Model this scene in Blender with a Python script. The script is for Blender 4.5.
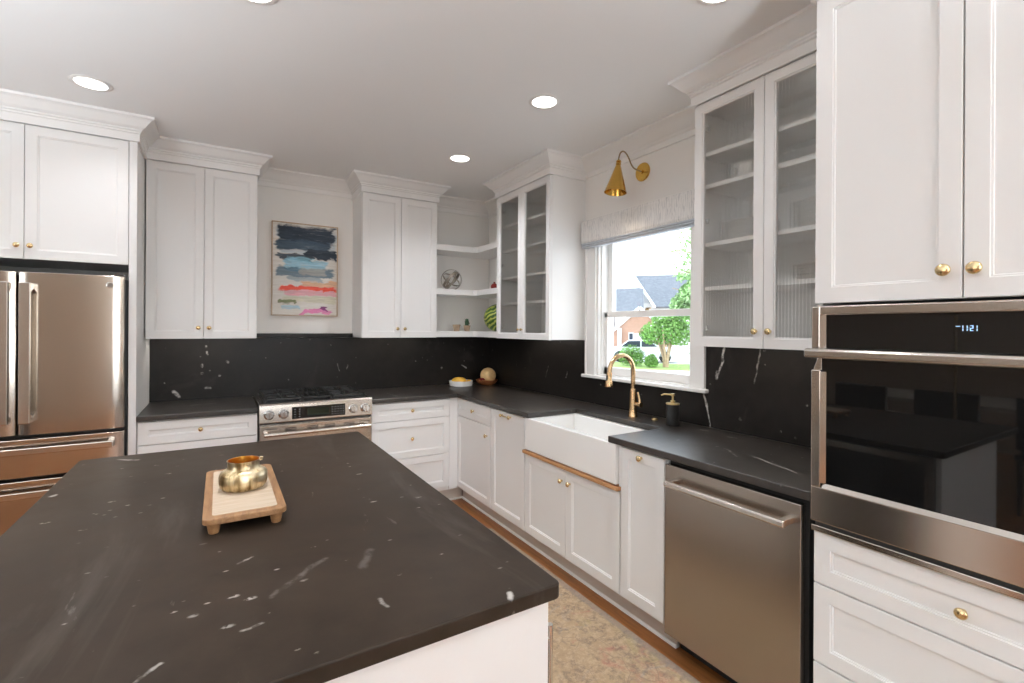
import bpy, bmesh, math, random
from mathutils import Vector, Matrix
random.seed(7)
PI = math.pi
for o in list(bpy.data.objects): bpy.data.objects.remove(o, do_unlink=True)
SC = bpy.context.scene
COL = SC.collection

# ------------------------------------------------------------------ camera
cam_d = bpy.data.cameras.new('camera'); cam = bpy.data.objects.new('camera', cam_d); COL.objects.link(cam)
SC.camera = cam
YAW, ROLL = math.radians(31.4653), math.radians(0.3266)
fw = Vector((math.sin(YAW), math.cos(YAW), 0)); rt = Vector((math.cos(YAW), -math.sin(YAW), 0)); up = Vector((0, 0, 1))
rt2 = rt * math.cos(ROLL) + up * math.sin(ROLL); up2 = up * math.cos(ROLL) - rt * math.sin(ROLL)
R3 = Matrix((rt2, up2, -fw)).transposed()
cam.matrix_world = Matrix.Translation((-2.3391, -4.2787, 1.4549)) @ R3.to_4x4()
cam_d.sensor_width = 36; cam_d.lens = 478.64 / 1024 * 36
cam_d.shift_y = -12.64 / 1024; cam_d.clip_start = 0.05; cam_d.clip_end = 300

# ------------------------------------------------------------------ world, sun, daylight, exposure
W = bpy.data.worlds.new('World'); SC.world = W; W.use_nodes = True
nt = W.node_tree; nt.nodes.clear()
wo = nt.nodes.new('ShaderNodeOutputWorld'); bg = nt.nodes.new('ShaderNodeBackground')
tc = nt.nodes.new('ShaderNodeTexCoord'); sp = nt.nodes.new('ShaderNodeSeparateXYZ'); rp = nt.nodes.new('ShaderNodeValToRGB')
nt.links.new(tc.outputs['Generated'], sp.inputs[0]); nt.links.new(sp.outputs['Z'], rp.inputs[0])
rp.color_ramp.elements[0].position = 0.0; rp.color_ramp.elements[0].color = (1.0, 1.0, 1.0, 1)
rp.color_ramp.elements[1].position = 0.6; rp.color_ramp.elements[1].color = (0.72, 0.86, 1.0, 1)
nt.links.new(rp.outputs[0], bg.inputs['Color']); bg.inputs['Strength'].default_value = 4.2
nt.links.new(bg.outputs[0], wo.inputs[0])

def light(name, kind, loc, energy, color=(1, 1, 1), size=None, size_y=None, rot=(0, 0, 0), parent=None, spot=None, radius=None, blend=0.5):
    d = bpy.data.lights.new(name, kind); d.energy = energy; d.color = color
    if kind == 'AREA':
        d.shape = 'RECTANGLE'; d.size = size; d.size_y = size_y or size
    if kind == 'SPOT': d.spot_size = spot; d.spot_blend = blend
    if radius is not None and kind in ('SPOT', 'POINT'): d.shadow_soft_size = radius
    o = bpy.data.objects.new(name, d); COL.objects.link(o); o.location = loc; o.rotation_euler = rot
    if parent: o.parent = parent
    return o

sun = light('sun', 'SUN', (0, 0, 20), 0.4, (1.0, 0.96, 0.9)); sun.data.angle = math.radians(3)
sun.rotation_euler = (math.radians(38), math.radians(-22), 0)
# daylight coming through the windows of the open side of the room (behind the camera and to the left)
DAY = (0.80, 0.91, 1.0)
light('daylight_front_a', 'AREA', (-1.75, -7.2, 1.5), 24, DAY, 1.5, 1.6, (math.radians(105), 0, math.radians(10)))
light('daylight_left', 'AREA', (-7.2, -4.9, 1.3), 8, DAY, 2.4, 1.9, (math.radians(130), 0, math.radians(-90)))
UPLIGHTS = [(-1.5, -5.85, 400), (-4.2, -2.8, 190)]     # added unseen uplights that brighten the ceiling: x, y, watts
CAN_W = 12.0
SC.view_settings.view_transform = 'Standard'; SC.view_settings.look = 'None'
SC.view_settings.gamma = 1; SC.view_settings.use_curve_mapping = False
SC.view_settings.exposure = 0.0
SC.cycles.max_bounces = 14; SC.cycles.diffuse_bounces = 8; SC.cycles.transparent_max_bounces = 24

# ------------------------------------------------------------------ materials
MAT = {}
def new_mat(name):
    m = bpy.data.materials.new(name); m.use_nodes = True
    n = m.node_tree; b = n.nodes['Principled BSDF']; MAT[name] = m
    return m, n, b
def L(n, a, b): n.links.new(a, b)
def N(n, t, **kw):
    x = n.nodes.new(t)
    for k, v in kw.items():
        if k in x.inputs.keys(): x.inputs[k].default_value = v
        else: setattr(x, k, v)
    return x
def ramp(n, src, stops, interp='LINEAR'):
    r = n.nodes.new('ShaderNodeValToRGB'); r.color_ramp.interpolation = interp
    e = r.color_ramp.elements
    while len(e) < len(stops): e.new(0.5)
    for i, (p, c) in enumerate(stops):
        e[i].position = p; e[i].color = (c, c, c, 1) if isinstance(c, (int, float)) else (*c, 1)
    L(n, src, r.inputs[0]); return r.outputs[0]
def mixc(n, fac, a, b, mode='MIX'):
    m = n.nodes.new('ShaderNodeMix'); m.data_type = 'RGBA'; m.blend_type = mode
    for sock, v in ((m.inputs[0], fac), (m.inputs[6], a), (m.inputs[7], b)):
        if hasattr(v, 'links'): L(n, v, sock)
        elif isinstance(v, (int, float)): sock.default_value = v
        else: sock.default_value = (*v, 1)
    return m.outputs[2]
def mth(n, op, a, b=0.0, c=None):
    m = n.nodes.new('ShaderNodeMath'); m.operation = op
    for i, v in enumerate((a, b, c)):
        if v is None: continue
        if hasattr(v, 'links'): L(n, v, m.inputs[i])
        else: m.inputs[i].default_value = v
    return m.outputs[0]
def coords(n, scale=(1, 1, 1), rot=(0, 0, 0), loc=(0, 0, 0), kind='Object'):
    t = n.nodes.new('ShaderNodeTexCoord'); mp = n.nodes.new('ShaderNodeMapping')
    mp.inputs['Scale'].default_value = scale; mp.inputs['Rotation'].default_value = rot; mp.inputs['Location'].default_value = loc
    L(n, t.outputs[kind], mp.inputs[0]); return mp.outputs[0]
def noise(n, vec, scale, detail=4, rough=0.5, dist=0.0):
    x = N(n, 'ShaderNodeTexNoise'); x.inputs['Scale'].default_value = scale; x.inputs['Detail'].default_value = detail
    x.inputs['Roughness'].default_value = rough; x.inputs['Distortion'].default_value = dist
    L(n, vec, x.inputs['Vector']); return x.outputs['Fac']
def bump(n, b, h, strength=0.2, dist=0.002):
    x = N(n, 'ShaderNodeBump'); x.inputs['Strength'].default_value = strength; x.inputs['Distance'].default_value = dist
    L(n, h, x.inputs['Height']); L(n, x.outputs[0], b.inputs['Normal'])
def plain(name, col, rough=0.5, metal=0.0, vary=0.04, nscale=6.0, bmp=0.0, emis=None, estr=0.0):
    m, n, b = new_mat(name)
    v = coords(n); f = noise(n, v, nscale)
    lo = tuple(c * (1 - vary) for c in col); hi = tuple(min(1, c * (1 + vary)) for c in col)
    L(n, ramp(n, f, [(0.3, lo), (0.7, hi)]), b.inputs['Base Color'])
    b.inputs['Roughness'].default_value = rough; b.inputs['Metallic'].default_value = metal
    if bmp: bump(n, b, noise(n, v, nscale * 12), bmp, 0.001)
    if emis: b.inputs['Emission Color'].default_value = (*emis, 1); b.inputs['Emission Strength'].default_value = estr
    return m

plain('cabinet_paint', (0.80, 0.795, 0.785), 0.42, vary=0.006, nscale=2)
plain('trim_paint', (0.82, 0.81, 0.79), 0.45, vary=0.006, nscale=2)
plain('wall_paint', (0.83, 0.815, 0.785), 0.75, vary=0.01, nscale=2, bmp=0.03)
plain('ceiling_paint', (0.84, 0.845, 0.845), 0.9, vary=0.006, nscale=1, bmp=0.03)
plain('back_room_paint', (0.42, 0.335, 0.265), 0.7, vary=0.03, nscale=1)
plain('cabinet_interior', (0.66, 0.655, 0.63), 0.5, vary=0.01)
plain('black_void', (0.012, 0.012, 0.012), 0.6)
plain('black_plastic', (0.02, 0.02, 0.02), 0.35)
plain('cast_iron', (0.018, 0.017, 0.016), 0.45, bmp=0.2, nscale=20)
plain('porcelain', (0.86, 0.85, 0.83), 0.12, vary=0.005)
plain('toe_kick_shaded', (0.62, 0.56, 0.50), 0.45, vary=0.02)  # off-white board darkened to taupe, the shade of its recess in the colour
plain('chrome', (0.75, 0.75, 0.74), 0.12, 1.0, vary=0.01)
plain('dark_steel', (0.12, 0.115, 0.11), 0.3, 1.0, vary=0.02)
plain('bulb_glow', (1, 0.9, 0.7), 0.5, emis=(1, 0.78, 0.45), estr=5.0)
plain('can_glow', (1, 1, 1), 0.5, emis=(1, 0.96, 0.9), estr=5.0)
plain('clock_glow', (0.5, 0.7, 0.9), 0.5, emis=(0.45, 0.72, 1.0), estr=0.75)
plain('display_mark', (0.4, 0.42, 0.44), 0.5, emis=(0.5, 0.55, 0.6), estr=0.10)
plain('white_dish', (0.78, 0.77, 0.75), 0.2, vary=0.01)
plain('yellow_fruit', (0.75, 0.42, 0.04), 0.45, vary=0.15, nscale=15)
plain('melon_skin', (0.70, 0.47, 0.22), 0.6, vary=0.15, nscale=30, bmp=0.3)
plain('grape_skin', (0.20, 0.02, 0.02), 0.3, vary=0.3)
plain('red_skin', (0.22, 0.015, 0.012), 0.3, vary=0.3)
plain('cactus_green', (0.03, 0.08, 0.035), 0.6, vary=0.3, nscale=30)
plain('pot_clay', (0.42, 0.30, 0.20), 0.5, vary=0.15, nscale=30)
plain('orb_metal', (0.30, 0.26, 0.21), 0.45, 0.5, vary=0.2, nscale=20)
plain('chair_black', (0.015, 0.014, 0.013), 0.5)
plain('leaf_green', (0.16, 0.32, 0.07), 0.6, vary=0.5, nscale=2.0)
plain('leaf_pale', (0.30, 0.47, 0.20), 0.6, vary=0.4, nscale=1.5)
plain('blossom', (0.85, 0.85, 0.8), 0.7)
plain('bark', (0.42, 0.30, 0.20), 0.8, vary=0.25, nscale=8, bmp=0.4)
plain('grass', (0.30, 0.42, 0.12), 0.9, vary=0.25, nscale=3, bmp=0.5)
plain('concrete', (0.72, 0.71, 0.70), 0.85, vary=0.05, nscale=2)
plain('siding', (0.78, 0.78, 0.78), 0.7, vary=0.02)
plain('car_paint', (0.72, 0.76, 0.82), 0.2, vary=0.01)
plain('car_glass', (0.03, 0.04, 0.06), 0.08)
plain('tyre', (0.02, 0.02, 0.02), 0.7)
plain('soap_black', (0.018, 0.017, 0.017), 0.45, vary=0.4, nscale=25, bmp=0.6)
plain('table_light', (0.42, 0.38, 0.33), 0.5)

def brass(name, col, rough, hammered=0.0, scale=120):
    m, n, b = new_mat(name); b.inputs['Metallic'].default_value = 1
    v = coords(n); f = noise(n, v, 14)
    L(n, ramp(n, f, [(0.3, tuple(c * .9 for c in col)), (0.7, col)]), b.inputs['Base Color'])
    b.inputs['Roughness'].default_value = rough
    if hammered: bump(n, b, noise(n, v, scale, 2), hammered, 0.002)
brass('brass', (0.80, 0.60, 0.30), 0.28)
brass('brass_lamp', (0.74, 0.46, 0.11), 0.20)
brass('brass_dark', (0.35, 0.26, 0.15), 0.4)
brass('knob_brass', (0.78, 0.60, 0.33), 0.25, 0.4, 160)
brass('faucet_brass', (0.72, 0.49, 0.27), 0.25)

def steel(name, col, rough, stretch, br=0.006, scale=260):
    m, n, b = new_mat(name); b.inputs['Metallic'].default_value = 1
    v = coords(n, stretch); f = noise(n, v, scale, 2)
    L(n, ramp(n, f, [(0.3, tuple(c * (1 - br) for c in col)), (0.7, col)]), b.inputs['Base Color'])
    L(n, ramp(n, f, [(0.3, rough * .98), (0.7, rough * 1.02)]), b.inputs['Roughness']); return b
bs = steel('steel_vertical', (0.60, 0.54, 0.475), 0.17, (1, 1, 0.01))
bs = steel('steel_horizontal', (0.62, 0.56, 0.50), 0.22, (0.01, 1, 1))
steel('steel_smooth', (0.70, 0.66, 0.61), 0.2, (1, 1, 1))
steel('steel_dishwasher', (0.42, 0.375, 0.335), 0.26, (0.01, 1, 1))

# black display / oven glass
m, n, b = new_mat('oven_glass'); b.inputs['Base Color'].default_value = (0.006, 0.006, 0.006, 1)
L(n, ramp(n, noise(n, coords(n), 3), [(0, 0.02), (1, 0.035)]), b.inputs['Roughness']); b.inputs['IOR'].default_value = 1.55

# soapstone
def seg_mask(n, P, Q, A, B, w):
    """soft 0..1 mask of the distance from point (P,Q) to the segment A-B"""
    ax, ay = A; bx, by = B; dx, dy = bx - ax, by - ay; l2 = dx * dx + dy * dy
    px = mth(n, 'SUBTRACT', P, ax); py = mth(n, 'SUBTRACT', Q, ay)
    t = mth(n, 'ADD', mth(n, 'MULTIPLY', px, dx / l2), mth(n, 'MULTIPLY', py, dy / l2))
    cl_ = N(n, 'ShaderNodeClamp'); L(n, t, cl_.inputs[0]); t = cl_.outputs[0]
    ex = mth(n, 'SUBTRACT', px, mth(n, 'MULTIPLY', t, dx)); ey = mth(n, 'SUBTRACT', py, mth(n, 'MULTIPLY', t, dy))
    d = mth(n, 'SQRT', mth(n, 'ADD', mth(n, 'MULTIPLY', ex, ex), mth(n, 'MULTIPLY', ey, ey)))
    return ramp(n, mth(n, 'DIVIDE', d, w), [(0.3, 1.0), (1.0, 0.0)])
def soapstone(name, base, hi, rough, segs=(), pair='XY', specks=1.0, streak=(1, 4, 1), spec=0.5, srot=0.5, stk=.15):
    m, n, b = new_mat(name); v = coords(n)
    f1 = noise(n, v, 1.6, 6, 0.6, 0.6); f2 = noise(n, v, 14, 5, 0.6)
    c = mixc(n, ramp(n, f1, [(0.35, 0.0), (0.7, 1.0)]), base, hi)
    c = mixc(n, ramp(n, f2, [(0.3, 0.0), (0.8, 0.5)]), c, tuple(x * 1.3 for x in hi))
    warp = N(n, 'ShaderNodeTexNoise', Scale=11.0); warp.inputs['Detail'].default_value = 4; L(n, v, warp.inputs['Vector'])
    sub = N(n, 'ShaderNodeVectorMath', operation='SUBTRACT'); L(n, warp.outputs['Color'], sub.inputs[0]); sub.inputs[1].default_value = (.5, .5, .5)
    scl = N(n, 'ShaderNodeVectorMath', operation='SCALE'); L(n, sub.outputs[0], scl.inputs[0]); scl.inputs['Scale'].default_value = .05
    add = N(n, 'ShaderNodeVectorMath', operation='ADD'); L(n, v, add.inputs[0]); L(n, scl.outputs[0], add.inputs[1])
    sx = N(n, 'ShaderNodeSeparateXYZ'); L(n, add.outputs[0], sx.inputs[0]); P, Q = sx.outputs[pair[0]], sx.outputs[pair[1]]
    brk = ramp(n, noise(n, v, 38, 4, 0.6), [(0.38, 0.15), (0.55, 1.0)])
    # long faint streaks
    st = noise(n, coords(n, streak, (0, 0, srot)), 3.2, 6, 0.62, 0.7)
    c = mixc(n, ramp(n, st, [(0.58, 0.0), (0.72, stk)]), c, (0.17, 0.15, 0.13))
    st2 = noise(n, coords(n, tuple(x * 1.5 for x in streak), (0, 0, srot + .15), (5, 3, 1)), 9, 5, 0.6, 0.4)
    c = mixc(n, ramp(n, st2, [(0.69, 0.0), (0.77, stk * 2)]), c, (0.36, 0.33, 0.29))
    # small pale chips
    for sc_, keep, rad, k in ((9.0, .60, .13, .85), (21.0, .66, .16, .7)):
        vo = N(n, 'ShaderNodeTexVoronoi'); vo.inputs['Scale'].default_value = sc_; vv = coords(n, (1, 1.9, 1) if pair == 'XY' else (1, 1, 1), (0, 0, srot)); L(n, vv, vo.inputs['Vector'])
        cs = N(n, 'ShaderNodeSeparateColor'); L(n, vo.outputs['Color'], cs.inputs[0])
        kp = mth(n, 'GREATER_THAN', cs.outputs[0], keep + .14)
        sm = mth(n, 'MULTIPLY', mth(n, 'MULTIPLY', ramp(n, vo.outputs['Distance'], [(rad * .4, 1.0), (rad, 0.0)]), kp), ramp(n, noise(n, v, 90, 3), [(0.42, 0.0), (0.55, 1.0)]))
        sm = mth(n, 'MULTIPLY', sm, ramp(n, noise(n, v, 2.0, 2), [(0.42, 0.25), (0.58, 1.0)]))
        c = mixc(n, mth(n, 'MULTIPLY', sm, k * specks), c, (0.50, 0.47, 0.43))
    for A, B, w, k in segs:
        c = mixc(n, mth(n, 'MULTIPLY', mth(n, 'MULTIPLY', seg_mask(n, P, Q, A, B, w), brk), k), c, (0.58, 0.55, 0.51))
    L(n, c, b.inputs['Base Color']); b.inputs['Specular IOR Level'].default_value = spec
    L(n, mth(n, 'MULTIPLY_ADD', f2, rough * .3, rough * .85), b.inputs['Roughness'])
    
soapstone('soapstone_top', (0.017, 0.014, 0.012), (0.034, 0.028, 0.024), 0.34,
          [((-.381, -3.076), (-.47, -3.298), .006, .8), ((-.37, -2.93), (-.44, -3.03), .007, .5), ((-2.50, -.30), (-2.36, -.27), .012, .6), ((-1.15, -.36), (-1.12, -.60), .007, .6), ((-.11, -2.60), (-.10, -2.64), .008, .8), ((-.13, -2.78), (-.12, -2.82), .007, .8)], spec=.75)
soapstone('soapstone_island', (0.022, 0.0150, 0.0102), (0.043, 0.030, 0.0212), 0.40,
          [((-1.830, -3.448), (-1.835, -3.457), .008, .8), ((-2.245, -3.203), (-2.129, -3.103), .010, .13), ((-2.06, -3.18), (-2.02, -3.10), .012, .10), ((-2.68, -1.79), (-2.62, -1.83), .010, .6),
           ((-2.785, -2.21), (-2.79, -2.222), .009, .8), ((-2.30, -3.02), (-2.27, -2.995), .007, .8), ((-2.63, -3.36), (-2.57, -3.31), .005, .6), ((-2.50, -3.42), (-2.42, -3.33), .005, .5), ((-2.30, -3.30), (-2.27, -3.295), .006, .5), ((-2.06, -3.36), (-2.06, -3.33), .006, .4)],
          spec=.10, streak=(1, .28, 1), srot=-.5, specks=.9, stk=.26)
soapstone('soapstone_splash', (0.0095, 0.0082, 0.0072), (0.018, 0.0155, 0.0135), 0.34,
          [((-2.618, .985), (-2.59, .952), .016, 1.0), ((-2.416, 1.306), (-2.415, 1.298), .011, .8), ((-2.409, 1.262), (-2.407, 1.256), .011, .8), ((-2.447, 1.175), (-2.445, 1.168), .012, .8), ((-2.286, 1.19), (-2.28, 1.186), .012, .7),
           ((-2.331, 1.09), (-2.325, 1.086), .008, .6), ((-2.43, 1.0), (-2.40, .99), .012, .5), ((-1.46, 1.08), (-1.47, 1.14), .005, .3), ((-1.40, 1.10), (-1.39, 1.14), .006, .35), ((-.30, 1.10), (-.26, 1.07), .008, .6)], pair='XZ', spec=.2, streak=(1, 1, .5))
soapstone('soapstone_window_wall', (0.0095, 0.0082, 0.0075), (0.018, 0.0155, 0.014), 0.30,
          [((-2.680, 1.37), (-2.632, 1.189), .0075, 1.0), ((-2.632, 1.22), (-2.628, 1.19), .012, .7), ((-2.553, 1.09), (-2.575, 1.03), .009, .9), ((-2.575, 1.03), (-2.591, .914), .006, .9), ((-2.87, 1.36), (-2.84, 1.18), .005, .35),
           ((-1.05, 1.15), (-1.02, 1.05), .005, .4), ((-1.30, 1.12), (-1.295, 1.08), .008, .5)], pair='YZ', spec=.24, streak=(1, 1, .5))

# wood floor: planks along Y
m, n, b = new_mat('oak_floor')
br = N(n, 'ShaderNodeTexBrick'); br.offset = 0.37
L(n, coords(n, (1, 1, 1), (0, 0, PI / 2)), br.inputs['Vector'])
br.inputs['Scale'].default_value = 1.0; br.inputs['Brick Width'].default_value = 1.4; br.inputs['Row Height'].default_value = 0.11
br.inputs['Mortar Size'].default_value = 0.0015
br.inputs['Color1'].default_value = (0.30, 0.115, 0.035, 1); br.inputs['Color2'].default_value = (0.22, 0.08, 0.025, 1); br.inputs['Mortar'].default_value = (0.07, 0.03, 0.015, 1)
g = noise(n, coords(n, (14, 1, 1)), 5, 6, 0.6, 0.8)
L(n, mixc(n, 0.55, br.outputs['Color'], ramp(n, g, [(0.3, (0.15, 0.055, 0.015)), (0.7, (0.40, 0.165, 0.05))])), b.inputs['Base Color'])
b.inputs['Roughness'].default_value = 0.33
# small wood
def wood(name, a, c2, rough=0.45, axis=(1, 12, 12)):
    m, n, b = new_mat(name); g = noise(n, coords(n, axis), 7, 6, 0.6, 0.6)
    L(n, ramp(n, g, [(0.3, a), (0.7, c2)]), b.inputs['Base Color']); b.inputs['Roughness'].default_value = rough
    bump(n, b, g, 0.1, 0.001)
wood('ledge_wood', (0.36, 0.17, 0.07), (0.55, 0.29, 0.13))
wood('tray_wood', (0.21, 0.10, 0.04), (0.38, 0.205, 0.09), 0.5, (9, 1.2, 9))
wood('tray_inlay', (0.44, 0.34, 0.24), (0.56, 0.45, 0.34), 0.7, (1, 25, 25))
wood('bowl_wood', (0.28, 0.09, 0.03), (0.45, 0.17, 0.06), 0.35)
wood('frame_wood', (0.50, 0.36, 0.24), (0.62, 0.47, 0.33), 0.5, (10, 10, 1))

# glass
def thin_glass(name, tint, f0, fg, rough=0.0, ribs=False):
    m = bpy.data.materials.new(name); m.use_nodes = True; MAT[name] = m; n = m.node_tree; n.nodes.clear()
    o = N(n, 'ShaderNodeOutputMaterial'); t = N(n, 'ShaderNodeBsdfTransparent'); t.inputs[0].default_value = (*tint, 1)
    g = N(n, 'ShaderNodeBsdfGlossy'); g.inputs['Roughness'].default_value = rough
    lw = N(n, 'ShaderNodeLayerWeight'); lw.inputs['Blend'].default_value = 0.5
    fac = mth(n, 'ADD', f0, mth(n, 'MULTIPLY', mth(n, 'POWER', lw.outputs['Facing'], 5.0), fg))
    mx = N(n, 'ShaderNodeMixShader'); L(n, fac, mx.inputs[0])
    last = t.outputs[0]
    if ribs:
        rf = N(n, 'ShaderNodeBsdfRefraction'); rf.inputs['IOR'].default_value = 1.22; rf.inputs['Roughness'].default_value = 0.0
        rf.inputs['Color'].default_value = (0.97, 0.97, 0.96, 1)
        m2 = N(n, 'ShaderNodeMixShader'); m2.inputs[0].default_value = 0.65
        L(n, t.outputs[0], m2.inputs[1]); L(n, rf.outputs[0], m2.inputs[2]); last = m2.outputs[0]
    L(n, last, mx.inputs[1]); L(n, g.outputs[0], mx.inputs[2]); L(n, mx.outputs[0], o.inputs[0])
thin_glass('window_glass', (0.985, 0.99, 0.99), 0.02, 0.15)
thin_glass('reeded_glass', (0.97, 0.972, 0.965), 0.06, 0.4, 0.10, True)

# rug
m, n, b = new_mat('rug_wool'); v = coords(n)
f1 = noise(n, v, 3.2, 6, 0.65, 0.8); f2 = noise(n, v, 22, 5, 0.7, 0.5); f3 = noise(n, v, 5.2, 4, 0.6, 1.5)
c = ramp(n, f1, [(0.3, (0.37, 0.255, 0.155)), (0.5, (0.43, 0.31, 0.19)), (0.62, (0.39, 0.30, 0.16)), (0.75, (0.33, 0.27, 0.21))])
c = mixc(n, ramp(n, f3, [(0.55, 0.0), (0.66, 0.7)]), c, (0.42, 0.18, 0.13))
c = mixc(n, ramp(n, noise(n, coords(n, loc=(4, 2, 0)), 6, 4, 0.6, 1.2), [(0.60, 0.0), (0.68, 0.6)]), c, (0.26, 0.25, 0.24))
c = mixc(n, ramp(n, f2, [(0.49, 0.0), (0.60, 0.7)]), c, (0.20, 0.145, 0.105))
c = mixc(n, ramp(n, noise(n, v, 55, 4, 0.7), [(0.47, 0.0), (0.60, 0.6)]), c, (0.56, 0.42, 0.28))
vo = N(n, 'ShaderNodeTexVoronoi', feature='DISTANCE_TO_EDGE'); vo.inputs['Scale'].default_value = 8.5
L(n, mixc(n, 0.08, v, N(n, 'ShaderNodeTexNoise', Scale=8.0).outputs['Color']), vo.inputs['Vector'])
ln = mth(n, 'MULTIPLY', ramp(n, vo.outputs['Distance'], [(0.0, 1.0), (0.022, 0.0)]), ramp(n, noise(n, v, 9), [(0.42, 0.0), (0.55, 0.75)]))
c = mixc(n, ln, c, (0.24, 0.17, 0.12))
vo2 = N(n, 'ShaderNodeTexVoronoi'); vo2.inputs['Scale'].default_value = 24; L(n, v, vo2.inputs['Vector'])
c = mixc(n, mth(n, 'MULTIPLY', ramp(n, vo2.outputs['Distance'], [(0.2, 1.0), (0.3, 0.0)]), ramp(n, f1, [(0.45, 0.0), (0.55, 0.45)])), c, (0.28, 0.20, 0.17))
# border stripe near the long edge
sx = N(n, 'ShaderNodeSeparateXYZ'); L(n, v, sx.inputs[0])
ed = ramp(n, mth(n, 'ADD', mth(n, 'ABSOLUTE', sx.outputs['X']), mth(n, 'MULTIPLY', noise(n, v, 30), 0.02)), [(0.490, 0.0), (0.500, 0.6), (0.534, 0.6), (0.54, 0.3)])
c = mixc(n, ed, c, (0.24, 0.20, 0.17))
L(n, c, b.inputs['Base Color']); b.inputs['Roughness'].default_value = 0.95
bump(n, b, f2, 0.4, 0.003)

# roman shade fabric: wavy vertical grey strokes on cream
m, n, b = new_mat('shade_fabric')
wv = N(n, 'ShaderNodeTexWave', wave_type='BANDS', bands_direction='Y'); wv.inputs['Scale'].default_value = 21
wv.inputs['Distortion'].default_value = 9.0; wv.inputs['Detail'].default_value = 2.5; wv.inputs['Detail Scale'].default_value = 2.2
L(n, coords(n, (1, 1, 0.28)), wv.inputs['Vector'])
k = mth(n, 'MULTIPLY', ramp(n, wv.outputs['Fac'], [(0.55, 0.0), (0.85, 0.6)]), ramp(n, noise(n, coords(n, (1, 1, .3)), 40), [(0.35, 0.2), (0.6, 1.0)]))
L(n, mixc(n, k, (0.74, 0.725, 0.70), (0.44, 0.44, 0.45)), b.inputs['Base Color']); b.inputs['Roughness'].default_value = 0.9

# candle pot: ribbed gold
m, n, b = new_mat('pot_gold'); b.inputs['Metallic'].default_value = 1; b.inputs['Roughness'].default_value = 0.38
L(n, ramp(n, noise(n, coords(n, (1, 1, 0.15)), 50, 4), [(0.38, (0.30, 0.21, 0.10)), (0.5, (0.66, 0.52, 0.30)), (0.62, (0.85, 0.74, 0.52))]), b.inputs['Base Color'])
brass('pot_inside', (0.75, 0.36, 0.06), 0.3)
# fridge wall etc
m, n, b = new_mat('shingles'); br = N(n, 'ShaderNodeTexBrick'); L(n, coords(n), br.inputs['Vector'])
br.inputs['Scale'].default_value = 3; br.inputs['Color1'].default_value = (0.15, 0.16, 0.18, 1); br.inputs['Color2'].default_value = (0.20, 0.21, 0.23, 1); br.inputs['Mortar'].default_value = (0.11, 0.12, 0.15, 1)
L(n, br.outputs['Color'], b.inputs['Base Color']); b.inputs['Roughness'].default_value = 0.9
m, n, b = new_mat('brick'); br = N(n, 'ShaderNodeTexBrick'); L(n, coords(n, (1, 1, 1), (PI / 2, 0, 0)), br.inputs['Vector'])
br.inputs['Scale'].default_value = 4; br.inputs['Color1'].default_value = (0.36, 0.18, 0.11, 1); br.inputs['Color2'].default_value = (0.44, 0.23, 0.15, 1); br.inputs['Mortar'].default_value = (0.5, 0.42, 0.36, 1)
L(n, br.outputs['Color'], b.inputs['Base Color']); b.inputs['Roughness'].default_value = 0.9
# green striped melon
m, n, b = new_mat('striped_melon')
wv = N(n, 'ShaderNodeTexWave', wave_type='BANDS', bands_direction='Z'); wv.inputs['Scale'].default_value = 8.5; wv.inputs['Distortion'].default_value = 5; wv.inputs['Detail Scale'].default_value = 2.5
L(n, coords(n, (1, 1, 1), (0.35, 0.2, 0)), wv.inputs['Vector'])
L(n, ramp(n, wv.outputs['Fac'], [(0.3, (0.035, 0.10, 0.012)), (0.55, (0.16, 0.26, 0.03)), (0.8, (0.42, 0.46, 0.10))]), b.inputs['Base Color']); b.inputs['Roughness'].default_value = 0.35

# painting: horizontal brush strokes. Local coords x in [0, .5], z in [0, .755]
m, n, b = new_mat('abstract_paint')
v = coords(n); s = N(n, 'ShaderNodeSeparateXYZ'); L(n, v, s.inputs[0])
wz = mth(n, 'MULTIPLY', mth(n, 'SUBTRACT', noise(n, coords(n, (1, 1, 2.2)), 7, 5, 0.6, 0.4), 0.5), 0.11)
wx = mth(n, 'MULTIPLY', mth(n, 'SUBTRACT', noise(n, coords(n, (1, 1, 4)), 7, 3), 0.5), 0.13)
Z = mth(n, 'ADD', s.outputs['Z'], wz); X = mth(n, 'ADD', s.outputs['X'], wx)
fine = noise(n, coords(n, (0.6, 1, 7)), 10, 5, 0.65, 0.3)
c = mixc(n, ramp(n, fine, [(0.3, 0.0), (0.7, 1.0)]), (0.66, 0.62, 0.56), (0.80, 0.78, 0.74))
def stroke(c, zc, hh, x0, x1, col, dens=1.0, edge=0.3):
    dz = mth(n, 'ABSOLUTE', mth(n, 'SUBTRACT', Z, zc))
    a = ramp(n, mth(n, 'DIVIDE', dz, hh), [(1 - edge, 1.0), (1.0, 0.0)])
    xm = (x0 + x1) / 2; hw = (x1 - x0) / 2
    bx = ramp(n, mth(n, 'DIVIDE', mth(n, 'ABSOLUTE', mth(n, 'SUBTRACT', X, xm)), hw), [(0.92, 1.0), (1.0, 0.0)])
    t = mth(n, 'MULTIPLY', mth(n, 'MULTIPLY', a, bx), ramp(n, fine, [(0.40 - 0.25 * dens, 0.25 * dens), (0.62 - 0.2 * dens, dens)]))
    alt = tuple(min(1, x * 1.5 + .02) for x in col); vary = ramp(n, noise(n, coords(n, (.5, 1, 5), loc=(zc * 7, 0, hh * 30)), 13, 6, .7, .8), [(.42, 0.0), (.66, 1.0)])
    return mixc(n, t, c, mixc(n, vary, col, alt))
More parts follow.
